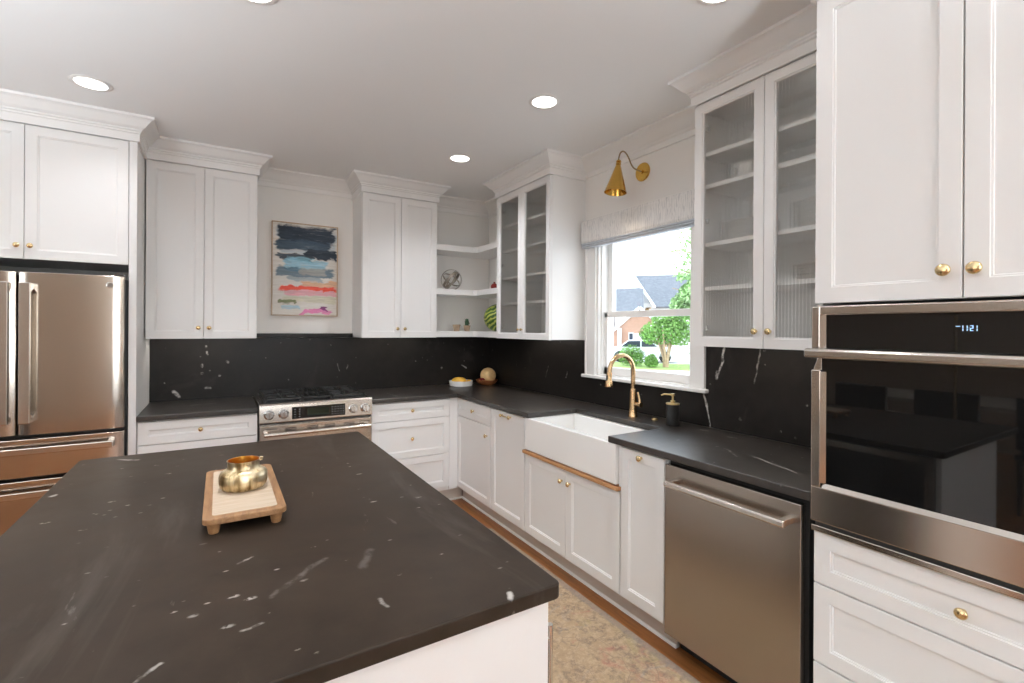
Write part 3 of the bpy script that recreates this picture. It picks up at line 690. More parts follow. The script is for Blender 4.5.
for x in (.060, .149, .612, .697):
    kb = MB().lathe([(.033, 0), (.033, .005), (.030, .007), (.026, .010), (.0245, .034), (.021, .038), (0, .038)], (x, -.672, .864), (0, -1, .06), 32).build('knob', 'chrome', t, smooth=True); kb['label'] = 'chrome burner knob'
    MB().box(x - .004, x + .004, -.7165, -.708, .845, .884).build('grip', 'steel_smooth', kb, bevel=.0015)
dp = MB().prism([(-.6765, .824), (-.6735, .826), (-.669, .903), (-.672, .905)], .202, .556, 'x').build('display', 'oven_glass', t)
m_ = MB(); m_.prism([(-.6758, .840), (-.6755, .840), (-.672, .892), (-.6723, .892)], .30, .445, 'x'); 
plain('display_green', (0.008, 0.014, 0.010), 0.15, emis=(0.02, 0.05, 0.03), estr=0.12)
m_.box(.30, .445, -.6752, -.674, .842, .892).build('screen', 'display_green', dp)
for x in (.215, .245, .462, .482, .502, .522, .540):
    for r_ in range(4): MB().box(x, x + .009, -.6758 + r_ * .0008, -.6735 + r_ * .0008, .836 + r_ * .017, .8385 + r_ * .017).build('button', 'display_mark', dp)
MB().box(.003, RWd - .003, -.652, -.64, .792, .805).build('vent_gap', 'black_void', t)
od = MB().box(.004, RWd - .004, -.672, -.642, .155, .788).build('oven_door', 'steel_horizontal', t, bevel=.003)
m_ = MB()
for xc in (.075, .195, .335, .45, .585, .695):
    m_ = MB()
    for k in range(3 if .1 < xc < .65 else 1): m_.box(xc - .036, xc + .036, -.6735, -.67, .763 - k * .009, .767 - k * .009)
    m_.build('vent_slots', 'black_void', od)
MB().box(.11, RWd - .11, -.6745, -.67, .30, .66).build('oven_window', 'oven_glass', od, bevel=.002)
hd = MB(); hd.tube([(.028, -.722, .737), (RWd - .028, -.722, .737)], .0135, 16)
for x in (.04, RWd - .04): hd.box(x - .012, x + .012, -.722, -.672, .727, .747)
hd.build('handle', 'steel_smooth', od, smooth=True)
MB().box(.004, RWd - .004, -.665, -.642, .04, .148).build('drawer', 'steel_horizontal', t, bevel=.003)
MB().box(.01, RWd - .01, -.60, -.03, 0, .03).build('base', 'black_plastic', t)

# ---- dishwasher
t = thing('dishwasher', 'stainless steel dishwasher with a bar handle under the worktop', 'dishwasher', RW(-2.8135), R90)
DWW = .6
MB().box(.004, DWW - .002, -.605, -.03, .09, .872).build('body', 'black_void', t)
dd = MB().box(.003, DWW - .012, -.640, -.607, .105, .858).build('door', 'steel_dishwasher', t, bevel=.003)
hd = MB(); hd.prism([(-.690, .776), (-.696, .782), (-.696, .796), (-.690, .802), (-.680, .802), (-.676, .789), (-.680, .776)], .042, .556, 'x')
for x in (.056, .54): hd.box(x - .011, x + .011, -.68, -.64, .778, .80)
hd.build('handle', 'steel_smooth', dd, bevel=.002)
MB().box(.004, DWW - .004, -.53, -.51, 0, .09).build('toe_kick', 'black_void', t)

# ---- oven tower
t = thing('oven_cabinet', 'tall white cabinet holding the wall oven, doors above and drawers below', 'cabinet', RW(-3.4375), R90)
TW = .758; TF = -.635
m_ = MB(); m_.box(0, .018, -.615, -.001, TOE, 2.69).box(TW - .018, TW, -.615, -.001, TOE, 2.69).box(.018, TW - .018, -.615, -.001, TOE, .79).box(.018, TW - .018, -.615, -.001, 1.545, 2.69).box(.018, TW - .018, -.03, -.001, .79, 1.545)
m_.build('body', 'cabinet_paint', t)
MB().box(0, TW, -.545, -.53, 0, TOE).build('toe_kick', 'toe_kick_shaded', t)
door(t, .002, .374, 1.546, UZ1, TF, .341, 1.622, kr=.017); door(t, .378, TW - .003, 1.546, UZ1, TF, .396 + .008, 1.622, kr=.017)
for z0, z1 in ((.12, .348), (.354, .612), (.617, .785)): drawer(t, .003, TW - .003, z0, z1, TF, kr=.015)
crown(t, 0, TW, .635, True, True)
# ---- wall oven
t = thing('wall_oven', 'stainless steel built-in wall oven with black glass and a lit clock', 'oven', RW(-3.4375), R90)
OY = -.655
m_ = MB(); m_.box(.022, TW - .022, -.612, -.05, .80, 1.535); m_.build('body', 'black_void', t)
m_ = MB(); m_.box(.001, .028, OY, -.618, 1.396, 1.535).box(TW - .028, TW - .001, OY, -.618, 1.396, 1.535).box(.028, TW - .028, OY, -.618, 1.506, 1.535)
fr = m_.build('frame', 'steel_horizontal', t, bevel=.004, seg=3)
MB().prism([(.028, OY), (.045, OY + .012), (.045, OY + .016), (.028, OY + .016)], 1.398, 1.506).build('bevel_strip', 'steel_smooth', fr)
cp = MB().box(.028, TW - .028, OY + .010, -.62, 1.398, 1.506).build('control_panel', 'oven_glass', t, bevel=.001)
# seven-segment clock reading 11:21 with a small dash
SEG = {'1': 'bc', '2': 'abged'}
cl = MB(); cx0 = .368; ph = .0145; pw = .0065; st = .0016; yv = OY + .0088; zc = 1.4635
def seg(x, ch):
    R = {'a': (x, x + pw, zc + ph / 2 - st, zc + ph / 2), 'g': (x, x + pw, zc - st / 2, zc + st / 2), 'd': (x, x + pw, zc - ph / 2, zc - ph / 2 + st),
         'b': (x + pw - st, x + pw, zc + .0006, zc + ph / 2), 'c': (x + pw - st, x + pw, zc - ph / 2, zc - .0006), 'e': (x, x + st, zc - ph / 2, zc), 'f': (x, x + st, zc, zc + ph / 2)}
    for k in SEG[ch]:
        a = R[k]; cl.box(a[0], a[1], yv, yv + .002, a[2], a[3])
cl.box(cx0 - .003, cx0 + .006, yv, yv + .002, zc + .004, zc + .006)
seg(cx0 + .006, '1'); seg(cx0 + .0145, '1'); seg(cx0 + .026, '2'); seg(cx0 + .034, '1')
cl.box(cx0 + .0232, cx0 + .0244, yv, yv + .002, zc + .002, zc + .0032).box(cx0 + .0232, cx0 + .0244, yv, yv + .002, zc - .0032, zc - .002)
cl.build('clock_digits', 'clock_glow', cp)
m_ = MB(); m_.box(.001, .030, OY, -.615, .9401, 1.325).box(TW - .030, TW - .001, OY, -.615, .9401, 1.325).box(.001, TW - .001, OY, -.615, .826, .94)
m_.prism([(.001, 1.325), (.030, 1.325), (.030, 1.385), (.022, 1.385)], OY + .012, -.615, 'y')
dd = m_.build('door_frame', 'steel_horizontal', t, bevel=.003, seg=3)
MB().prism([(.030, OY), (.046, OY + .012), (.046, OY + .016), (.030, OY + .016)], .955, 1.32).build('bevel_strip', 'steel_smooth', dd)
MB().prism([(OY, .940), (OY + .012, .956), (OY + .016, .956), (OY + .016, .940)], .035, TW - .035, 'x').build('bevel_strip', 'steel_smooth', dd)
MB().box(.028, TW - .028, OY + .010, -.618, .938, 1.390).build('glass', 'oven_glass', dd, bevel=.001)
hd = MB(); hd.prism([(-.704, 1.366), (-.712, 1.372), (-.712, 1.390), (-.704, 1.397), (-.69, 1.398), (-.668, 1.394), (-.672, 1.368)], .006, TW - .006, 'x')
for x in (.05, TW - .05): hd.box(x - .02, x + .02, -.69, -.64, 1.378, 1.39)
hd.build('handle', 'steel_smooth', dd, bevel=.003, seg=3)
MB().box(.012, TW - .012, -.645, -.612, .812, .825).build('vent_gap', 'black_void', t)
MB().box(.001, TW - .001, -.650, -.615, .792, .811).build('trim_strip', 'steel_horizontal', t, bevel=.002)

# ------------------------------------------------------------------ window over the sink
WC = (WY0 + WY1) / 2
m_ = MB(); m_.box(-.022, 0, WY0, -1.540, 1.122, 2.24).box(-.022, 0, -2.556, WY1, 1.122, 2.24).box(-.022, 0, WY1, WY0, WZ1, 2.24)
m_.box(-.03, -.0, -1.552, -1.537, 1.122, 2.24).box(-.03, 0, -2.560, -2.545, 1.122, 2.24)
wz = structure(m_.build('window_1', 'trim_paint', None, bevel=.002))
m_ = MB(); m_.box(-.004, .14, WY0 - .018, WY0 - .0005, WZ0 + .0005, WZ1).box(-.004, .14, WY1 + .0005, WY1 + .018, WZ0 + .0005, WZ1).box(-.004, .14, WY1 + .018, WY0 - .018, WZ1 - .018, WZ1 - .0005).box(-.004, .14, WY1 + .018, WY0 - .018, WZ0 + .0005, WZ0 + .006)
m_.build('jamb', 'trim_paint', wz, bevel=.001)
MB().box(-.046, .0, -2.578, -1.512, 1.102, 1.1245).build('sill', 'trim_paint', wz, bevel=.007, seg=3)
a, b_ = WY1 + .018, WY0 - .018
# lower sash (inner plane), upper sash (outer plane)
m_ = MB(); m_.box(.045, .085, b_ - .042, b_ - .0005, 1.1325, 1.575).box(.045, .085, a, a + .042, 1.1325, 1.575).box(.045, .085, a + .001, b_ - .001, 1.1325, 1.185).box(.045, .085, a, b_, 1.540, 1.582)
sl = m_.build('lower_sash', 'trim_paint', wz, bevel=.002)
MB().box(.062, .066, a + .042, b_ - .042, 1.185, 1.540).build('pane', 'window_glass', sl)
m_ = MB(); m_.box(.09, .13, b_ - .042, b_, 1.545, WZ1 - .018).box(.09, .13, a, a + .042, 1.545, WZ1 - .018).box(.09, .13, a, b_, 1.545, 1.585).box(.09, .13, a, b_, WZ1 - .06, WZ1 - .018)
su = m_.build('upper_sash', 'trim_paint', wz, bevel=.002)
MB().box(.107, .111, a + .042, b_ - .042, 1.585, WZ1 - .06).build('pane', 'window_glass', su)
m_ = MB(); m_.lathe([(.014, 0), (.014, .008), (.009, .012), (0, .012)], (.066, WC, 1.582), seg=16); m_.box(.058, .074, WC - .03, WC + .005, 1.592, 1.600)
m_.build('sash_lock', 'brass_dark', wz, smooth=True)
m_ = MB(); m_.box(.02, .0445, b_ - .012, b_ - .0003, 1.1315, 2.11).box(.02, .0445, a + .0003, a + .012, 1.1315, 2.11); m_.build('stop', 'trim_paint', wz)

# roman shade
t = thing('roman_shade', 'cream roman shade with grey wavy strokes over the window', 'window shade', (-.03, -2.045, 2.04))
hw = .515
m_ = MB(); prof = [(0, .208), (-.030, .208), (-.034, .19), (-.034, .06), (-.030, .045), (0, .045)]
bm = m_.bm; A_ = [bm.verts.new((p[0], -hw, p[1])) for p in prof]; B_ = [bm.verts.new((p[0], hw, p[1])) for p in prof]
bm.faces.new(A_); bm.faces.new(B_[::-1])
for i in range(len(prof)): j = (i + 1) % len(prof); bm.faces.new((A_[i], B_[i], B_[j], A_[j]))
m_.build('fabric_front', 'shade_fabric', t)
plain('shade_lining', (0.55, 0.58, 0.63), 0.9, vary=0.03)
for k in range(3):
    m_ = MB(); zt = .044 - k * .013; x0 = -.030 + k * .004; bm = m_.bm
    pr_ = [(0, zt), (x0, zt), (x0 - .005, zt - .005), (x0 - .003, zt - .011), (0, zt - .012)]
    A_ = [bm.verts.new((p[0], -hw + .002, p[1])) for p in pr_]; B_ = [bm.verts.new((p[0], hw - .002, p[1])) for p in pr_]
    bm.faces.new(A_); bm.faces.new(B_[::-1])
    for i in range(5): j = (i + 1) % 5; bm.faces.new((A_[i], B_[i], B_[j], A_[j]))
    m_.build('fold', 'shade_lining', t)

# wall sconce
t = thing('wall_sconce', 'brass wall sconce with a cone shade above the window', 'lamp', (0, -2.075, 2.475))
MB().lathe([(.058, 0), (.060, .006), (.056, .012), (.012, .014), (.012, .02), (0, .02)], axis=(-1, 0, 0), seg=40).build('wall_plate', 'brass_lamp', t, smooth=True)
def bez(p0, p1, p2, p3, k=14):
    out = []
    for i in range(k + 1):
        u = i / k; out.append(tuple((1 - u) ** 3 * a + 3 * (1 - u) ** 2 * u * b + 3 * (1 - u) * u * u * c + u ** 3 * d for a, b, c, d in zip(p0, p1, p2, p3)))
    return out
arm = bez((-.012, 0, 0), (-.06, 0, .005), (-.085, .002, .0), (-.105, .008, .04)) + bez((-.105, .008, .04), (-.13, .012, .10), (-.165, .013, .125), (-.19, .013, .09))[1:] + bez((-.19, .013, .09), (-.199, .014, .075), (-.203, .014, .06), (-.205, .014, .035), 6)[1:]
MB().tube(arm, .0045, 12).build('arm', 'brass_dark', t, smooth=True)
ax_ = Vector((-.022, .004, -.19)).normalized(); top = Vector((-.205, .014, .022))
MB().lathe([(.006, -.024), (.014, -.018), (.017, -.010), (.010, -.005), (.016, -.001), (.017, .006), (.012, .012)], top, ax_, 24).build('socket_cap', 'brass_lamp', t, smooth=True)
sh_ = MB().lathe([(.011, .008), (.016, .015), (.069, .184), (.0705, .186), (.0675, .1855), (.014, .018), (.009, .012)], top, ax_, 40)
sh_.bm.faces.ensure_lookup_table()
so = sh_.build('lamp_shade', 'brass_lamp', t, smooth=True)
bc = top + ax_ * .12
MB().sphere(bc, .02).build('bulb', 'bulb_glow', t, smooth=True)
light('lamp', 'SPOT', top + ax_ * .15, 5.0, (1, .80, .55), parent=t, spot=math.radians(95), radius=.02, blend=.6).rotation_euler = ax_.to_track_quat('-Z', 'Y').to_euler()

# ------------------------------------------------------------------ recessed ceiling lights
for x, y, lb in ((-2.904, -1.064, 'round recessed ceiling light above the refrigerator side'), (-.827, -2.134, 'round recessed ceiling light nearest the wall sconce'),
                 (-.845, -1.097, 'round recessed ceiling light nearest the corner shelves'), (-2.24, -2.275, 'round recessed ceiling light at the top edge over the island'),
                 (-.787, -3.18, 'round recessed ceiling light at the top edge near the large glass-door cabinet')):
    t = thing('ceiling_light', lb, 'light', (x, y, 2.70), group='recessed ceiling lights')
    MB().lathe([(.066, -.0005), (.084, -.0005), (.086, -.003), (.080, -.006), (.068, -.006), (.066, -.004)], seg=40).build('trim_ring', 'trim_paint', t, smooth=True)
    MB().lathe([(.068, -.0045), (.068, -.003), (0, -.003)], seg=40).build('diffuser', 'can_glow', t)
    light('lamp', 'SPOT', (0, 0, -.02), CAN_W * {-2.904: 1.8, -.827: 2.7, -.845: 4.6, -2.24: 5.2}.get(x, 0.8), (.95, .96, 1.0), parent=t, spot=math.radians(140), radius=.06, blend=1.0)
# unseen bare area lamps, without fittings, over the open side of the room (outside the view)
for x, y in ((-2.3, -4.6), (-4.4, -1.4), (-4.4, -3.6), (-.8, -4.9)):
    light('unseen_area_lamp', 'AREA', (x, y, 2.69), 4, (1, .96, .9), .16, .16)

for i, (x, y, e_) in enumerate(UPLIGHTS):  # made-up torchieres out of view, added to lift the ceiling brightness
    t = thing('added_uplight', ('added unseen uplight on a stand behind the oven side', 'added unseen uplight on a stand toward the dining table')[i], 'lamp', (x, y, 0))
    MB().lathe([(.14, 0), (.14, .015), (.02, .03), (0, .03)], seg=32).build('base', 'brass_dark', t, smooth=True)
    MB().tube([(0, 0, .02), (0, 0, 1.62)], .011, 14).build('pole', 'brass_dark', t, smooth=True)
    MB().lathe([(.02, 1.60), (.09, 1.63), (.15, 1.70), (.146, 1.702), (.088, 1.638), (.02, 1.61)], seg=36).build('lamp_shade', 'brass_dark', t, smooth=True)
    light('lamp', 'SPOT', (0, 0, 1.74), e_, (.86, .94, 1), parent=t, spot=math.radians(158), radius=.08, blend=.35).rotation_euler = (PI, 0, 0)

# ------------------------------------------------------------------ painting
t = thing('painting', 'framed abstract painting of dark blue, red and pink brush strokes', 'painting', (-1.985, -.001, 1.552))
MB().box(.008, .497, -.026, -.004, .008, .748).build('canvas', 'abstract_paint', t)
m_ = MB(); m_.box(0, .006, -.034, 0, 0, .756).box(.499, .505, -.034, 0, 0, .756).box(.006, .499, -.034, 0, 0, .006).box(.006, .499, -.034, 0, .750, .756)
m_.build('frame', 'frame_wood', t)

# ------------------------------------------------------------------ faucet, soap, button
t = thing('faucet', 'tall brass gooseneck pull-down faucet behind the sink', 'faucet', (-.148, -2.140, .914))
MB().lathe([(.029, 0), (.029, .008), (.026, .012), (.023, .05), (.0195, .15), (.016, .17), (.0145, .175)], seg=32).build('body', 'faucet_brass', t, smooth=True)
pts = [(0, 0, .165), (0, 0, .22), (0, 0, .285)] + [(-.098 + .098 * math.cos(a), 0, .285 + .098 * math.sin(a)) for a in [PI * i / 16 for i in range(1, 17)]] + [(-.198, 0, .262)]
MB().tube(pts, .0140, 16).build('spout', 'faucet_brass', t, smooth=True)
sp_ = MB().lathe([(.0145, 0), (.0165, .01), (.0165, .045), (.019, .052), (.025, .084), (.024, .088), (0, .088)], (-.197, 0, .285), (-.06, 0, -1), 24).build('spray_head', 'faucet_brass', t, smooth=True)
MB().box(-.219, -.212, -.006, .006, .235, .268).build('button', 'black_plastic', sp_, bevel=.002)
MB().tube([(0, -.015, .082), (0, -.060, .082)], .013, 16).lathe([(.016, 0), (.017, .004), (.016, .012), (0, .013)], (0, -.055, .082), (0, -1, 0), 20).build('valve', 'faucet_brass', t, smooth=True)
MB().tube([(0, -.058, .085), (.004, -.050, .115), (.008, -.032, .155)], .006, 12, [.009, .0075, .006]).build('lever', 'faucet_brass', t, smooth=True)
t = thing('soap_dispenser', 'black stone soap dispenser with a brass pump behind the sink', 'soap dispenser', (-.15, -2.447, .914))
MB().lathe([(.034, 0), (.036, .003), (.036, .121), (.033, .124), (0, .124)], seg=36).build('bottle', 'soap_black', t, smooth=True)
MB().lathe([(.0375, .120), (.0375, .127), (.013, .129), (.013, .141), (.006, .138), (.006, .165), (.011, .167), (.011, .180), (0, .181)], seg=28).tube([(0, 0, .174), (-.03, .035, .175), (-.04, .048, .168)], .0045, 10).build('pump', 'brass', t, smooth=True)
o = MB().lathe([(.020, 0), (.020, .005), (.014, .007), (.013, .010), (0, .010)], (0, 0, 0), seg=28).build('air_switch', 'brass', None, smooth=True, loc=(-.105, -2.275, .914))
tag(o, 'small round brass push button in the worktop beside the faucet', 'button')

# ------------------------------------------------------------------ island
t = thing('island_cabinet', 'white kitchen island base with a plain end panel', 'kitchen island', (-2.50, -3.450, 0))
IW, ID = .764, 1.703
MB().box(0, IW - .02, .02, ID - .02, .10, .882).build('body', 'cabinet_paint', t)
MB().box(0, IW - .001, 0, .02, 0, .882).build('end_panel', 'cabinet_paint', t, bevel=.001); MB().box(0, IW, ID - .02, ID, 0, .882).build('end_panel', 'cabinet_paint', t, bevel=.001)
MB().box(.04, IW - .06, .02, ID - .02, 0, .10).build('toe_kick', 'toe_kick_shaded', t)
for y0, y1 in ((.632, 1.155), (1.158, 1.680)):
    # doors on the side facing the window wall
    d = shaker_mb(y0, y1, .12, .872, -.02); bmesh.ops.transform(d.bm, matrix=Matrix.Translation((IW - .02, 0, 0)) @ Matrix.Rotation(PI / 2, 4, 'Z'), verts=d.bm.verts[:])
    dd = d.build('door', 'cabinet_paint', t)
t = thing('beverage_refrigerator', 'undercounter beverage refrigerator in the side of the island', 'refrigerator', (-1.7550, -3.425, 0))
MB().box(0, .022, 0, .60, .105, .872).build('door_frame', 'steel_smooth', t, bevel=.002); 
MB().box(.0221, .0235, .035, .565, .15, .84).build('glass', 'oven_glass', t)
MB().box(0, .016, 0, .60, .02, .10).build('grille', 'black_void', t)
m_ = MB(); m_.tube([(.055, .02, .14), (.055, .02, .79)], .007, 14)
for z in (.17, .76): m_.tube([(.022, .02, z), (.055, .02, z)], .005, 10)
m_.build('handle', 'chrome', t, smooth=True)
def rounded(x0, x1, y0, y1, r, k=6):
    out = []
    for cx, cy, a0 in ((x1 - r, y1 - r, 0), (x0 + r, y1 - r, PI / 2), (x0 + r, y0 + r, PI), (x1 - r, y0 + r, 1.5 * PI)):
        out += [(cx + r * math.cos(a0 + PI / 2 * i / k), cy + r * math.sin(a0 + PI / 2 * i / k)) for i in range(k + 1)]
    return out
slab('worktop', rounded(-2.818, -1.712, -3.466, -1.716, .018), 'large dark soapstone island worktop with pale scuffs', 'worktop', 'soapstone_island', bev=.004)

# tray and pot
t = thing('footed_tray', 'small wooden footed tray with a pale inlay on the island', 'tray', (-2.2745, -2.566, .914))
MB().prism(rounded(-.100, .100, -.252, .252, .022), .026, .042).build('board', 'tray_wood', t, bevel=.003, seg=3)
MB().prism(rounded(-.078, .078, -.225, .225, .010), .0415, .0432).build('inlay', 'tray_inlay', t)
for x in (-.074, .074):
    for y in (-.232, .232): MB().lathe([(.011, 0), (.0125, .002), (.017, .027), (0, .027)], (x, y, 0), seg=20).build('foot', 'tray_wood', t, smooth=True)
t = thing('candle_pot', 'squat ribbed gold pot standing on the wooden tray', 'pot', (-2.272, -2.575, .9573))
nv = 72
m_ = MB(); prof = [(0, 0), (.048, 0), (.057, .003), (.063, .010), (.066, .022), (.066, .040), (.063, .050), (.054, .058), (.046, .062), (.0435, .066), (.0435, .084), (.046, .087)]
m_.lathe(prof + [(.043, .087), (.0405, .066), (.0405, .061), (.056, .050), (.058, .02), (.05, .010), (0, .010)], seg=nv)
for v_ in m_.bm.verts:
    h_ = v_.co.z; r_ = math.hypot(v_.co.x, v_.co.y)
    if .006 < h_ < .052 and r_ > .06: k = 1 + .009 * math.cos(36 * math.atan2(v_.co.y, v_.co.x)); v_.co.x *= k; v_.co.y *= k
po = m_.build('body', 'pot_gold', t, smooth=True); po.data.materials.append(MAT['pot_inside'])
for p in po.data.polygons:
    c_ = p.center; r_ = math.hypot(c_.x, c_.y)
    if (c_.z > .009 and r_ < .042 and p.normal.z > -.5 and (Vector((c_.x, c_.y, 0)).dot(Vector((p.normal.x, p.normal.y, 0))) < -1e-4 or (p.normal.z > .9 and c_.z < .02))): p.material_index = 1
for s_ in (1,):
    MB().tube([(.042, .004, .078), (.050, .004, .080), (.052, .004, .086), (.045, .004, .088)], .003, 8).build('lug', 'pot_gold', t, smooth=True)

# rug
o = MB().box(-.525, .525, -1.70, 1.45, 0, .009).build('rug', 'rug_wool', None, bevel=.003, loc=(-1.171, -2.69, .0005))
tag(o, 'faded tan patterned rug on the wood floor beside the island', 'rug')

# ------------------------------------------------------------------ things in the corner
t = thing('fruit_dish', 'low round white dish in the corner of the worktop', 'dish', (-.385, -.165, .914))
MB().lathe([(0, 0), (.098, 0), (.106, .004), (.112, .048), (.109, .050), (.101, .046), (.095, .010), (0, .009)], seg=40).build('dish', 'white_dish', t, smooth=True)
def blob(name, label, cat, mat, c_, r, sx, sy, sz, rz=0, group=None):
    o = MB().sphere((0, 0, 0), r, sx, sy, sz).build(name, mat, None, smooth=True, loc=c_); o.rotation_euler = (0, 0, rz); return tag(o, label, cat, group)
blob('yellow_squash', 'long yellow squash lying in the white dish', 'vegetable', 'yellow_fruit', (-.402, -.16, .9575 + .005), .04, 1.75, .8, .85, -.5)
blob('lemon', 'small pale yellow lemon at the right end of the white dish', 'fruit', 'yellow_fruit', (-.325, -.205, .9495), .024, 1.3, 1, 1, .4)
t = thing('fruit_bowl', 'reddish brown wooden bowl in the worktop corner', 'bowl', (-.132, -.215, .914))
MB().lathe([(0, 0), (.055, 0), (.062, .003), (.088, .022), (.108, .050), (.105, .051), (.084, .028), (.055, .010), (0, .009)], seg=40).build('bowl', 'bowl_wood', t, smooth=True)
blob('melon', 'round pale orange melon resting in the wooden bowl', 'fruit', 'melon_skin', (-.115, -.205, 1.0015), .0765, 1, 1, 1)
for k in range(7):
    blob('grape', 'dark red grape in the cluster at the left of the wooden bowl', 'fruit', 'grape_skin', (-.205 + .012 * (k % 3), -.245 + .014 * (k // 3), .9705 + .007 * (k % 2)), .0095, 1, 1, 1, group='grapes in the wooden bowl')
# shelf objects
t = thing('metal_orb', 'open orb of crossed metal bands on the middle corner shelf', 'ornament', (-.483, -.15, 1.8105))
def band(rotm, r=.10, wd=.016):
    m_ = MB(); bm = m_.bm; seg_ = 48; rs = []
    for i in range(seg_):
        a = 2 * PI * i / seg_; pts = []
        for rr, hh in ((r - .0015, -wd / 2), (r, -wd / 2), (r, wd / 2), (r - .0015, wd / 2)):
            pts.append(bm.verts.new(Vector((0, 0, .1)) + rotm @ Vector((rr * math.cos(a), rr * math.sin(a), hh))))
        rs.append(pts)
    for i in range(seg_):
        a, b_ = rs[i], rs[(i + 1) % seg_]
        for j in range(4): bm.faces.new((a[j], b_[j], b_[(j + 1) % 4], a[(j + 1) % 4]))
    return m_
_r, _v, _u = Vector((.9, -.43, 0)), Vector((.43, .9, 0)), Vector((0, 0, 1))
for ax3, rr, wd in ((_v + .12 * _r, .0985, .014), (_v - .30 * _r + .2 * _u, .0955, .012), (-.7 * _r + .7 * _u + .22 * _v, .093, .026), (-.9 * _r + .45 * _u - .30 * _v, .089, .014), (.5 * _r + .8 * _u + .35 * _v, .086, .012)):
    band(Vector((0, 0, 1)).rotation_difference(ax3.normalized()).to_matrix(), rr, wd).build('band', 'orb_metal', t, smooth=False)
t = thing('pomegranate', 'small dark red pomegranate half hidden on the middle corner shelf', 'fruit', (-.16, -.40, 1.8105))
MB().sphere((0, 0, .034), .034).build('fruit', 'red_skin', t, smooth=True); MB().lathe([(.006, .064), (.012, .078), (.009, .076), (0, .068)], seg=8).build('crown', 'red_skin', t)
blob('striped_melon', 'green striped melon on the bottom corner shelf', 'fruit', 'striped_melon', (-.165, -.47, 1.4308 + .125), .125, 1, 1, 1)
t = thing('plant_pot', 'tiny clay pot left of the cactus on the bottom corner shelf', 'pot', (-.450, -.2, 1.4305))
MB().lathe([(0, 0), (.024, 0), (.026, .002), (.034, .050), (.037, .052), (.037, .062), (.033, .062), (.030, .048), (0, .046)], seg=28).build('pot', 'pot_clay', t, smooth=True)
t = thing('potted_cactus', 'tiny spiky green cactus in a clay pot on the bottom corner shelf', 'plant', (-.342, -.2, 1.4305))
MB().lathe([(0, 0), (.022, 0), (.024, .002), (.032, .044), (.034, .046), (.034, .054), (.030, .054), (.028, .042), (0, .040)], seg=28).build('pot', 'pot_clay', t, smooth=True)
m_ = MB(); m_.sphere((0, 0, .078), .02, 1, 1, 2.0, 14, 12)
for k in range(40):
    a = random.random() * 2 * PI; z = random.uniform(.05, .115); rr = .02 * math.sqrt(max(.05, 1 - ((z - .078) / .04) ** 2)); d_ = Vector((math.cos(a), math.sin(a), random.uniform(.2, 1))).normalized()
    p_ = Vector((rr * math.cos(a), rr * math.sin(a), z)); m_.lathe([(.0025, 0), (0, .018)], p_ - d_ * .002, d_, 5)
m_.build('cactus', 'cactus_green', t)

# dishes behind reeded glass in the large cabinet
def plates(cx, cy, z, kcount, r, where, base_lbl):
    me = None
    for i in range(kcount):
        zz = z + .0008 + i * .0125
        if me is None:
            o = MB().lathe([(0, 0), (r * .55, 0), (r * .6, .002), (r, .0145), (r, .0165), (r * .58, .0045), (0, .004)], seg=36).build('plate', 'white_dish', None, smooth=True, loc=(cx, cy, zz)); me = o
        else: o = me.copy(); COL.objects.link(o); o.location = (cx, cy, zz)
        tag(o, 'white plate in the stack %s' % where, 'plate', 'plates stacked %s' % where)
plates(-.165, -2.90, 1.885, 7, .105, 'behind the left reeded door of the large cabinet', '')
plates(-.165, -3.25, 1.885, 9, .115, 'behind the right reeded door of the large cabinet, second shelf', '')
plates(-.165, -3.25, 1.668, 5, .11, 'behind the right reeded door of the large cabinet, lowest shelf', '')
def bowls(cx, cy, z, kcount, r, where):
    me = None
    for i in range(kcount):
        zz = z + .0008 + i * .022
        if me is None: o = MB().lathe([(0, 0), (r * .45, 0), (r * .5, .003), (r * .85, .028), (r, .06), (r * .97, .06), (r * .8, .03), (r * .45, .006), (0, .005)], seg=32).build('bowl', 'white_dish', None, smooth=True, loc=(cx, cy, zz)); me = o
        else: o = me.copy(); COL.objects.link(o); o.location = (cx, cy, zz)
        tag(o, 'white bowl nested in the stack %s' % where, 'bowl', 'bowls stacked %s' % where)
bowls(-.165, -2.90, 2.170, 2, .07, 'on the upper shelf of the large glass-door cabinet')
bowls(-.165, -1.32, 1.405, 2, .07, 'at the bottom of the small glass-door cabinet')
bowls(-.165, -.95, 1.672, 2, .07, 'in the left half of the small glass-door cabinet')

# ------------------------------------------------------------------ dining side of the room (seen in the oven glass)
def chair(loc, rz, label):
    t = thing('dining_chair', label, 'chair', loc, rz)
    MB().box(-.23, .23, -.22, .22, .43, .48).build('seat', 'chair_black', t, bevel=.015, seg=3)
    MB().box(-.22, .22, .19, .225, .52, .93).build('backrest', 'chair_black', t, bevel=.012, seg=3)
    for x in (-.2, .2):
        for y in (-.19, .2): MB().lathe([(.012, 0), (.018, .43), (0, .43)], (x, y, 0), seg=12).build('leg', 'chair_black', t, smooth=True)
        MB().tube([(x * .9, .2, .44), (x * .9, .207, .60)], .012, 10).build('back_post', 'chair_black', t, smooth=True)
    return t
ch = chair((-4.55, -3.35, 0), R90, 'black dining chair nearest the island end, seen in the oven glass')
ch.rotation_euler = (0, 0, -PI / 2)
dup(ch, (-4.55, -2.70, 0), 'black dining chair in the middle of the row, seen in the oven glass', -PI / 2)
dup(ch, (-4.55, -2.05, 0), 'black dining chair farthest back in the row, seen in the oven glass', -PI / 2)
t = thing('dining_table', 'long dining table behind the chairs, seen in the oven glass', 'table', (-5.45, -2.7, 0))
MB().box(-.48, .48, -1.2, 1.2, .73, .765).build('tabletop', 'table_light', t, bevel=.004)
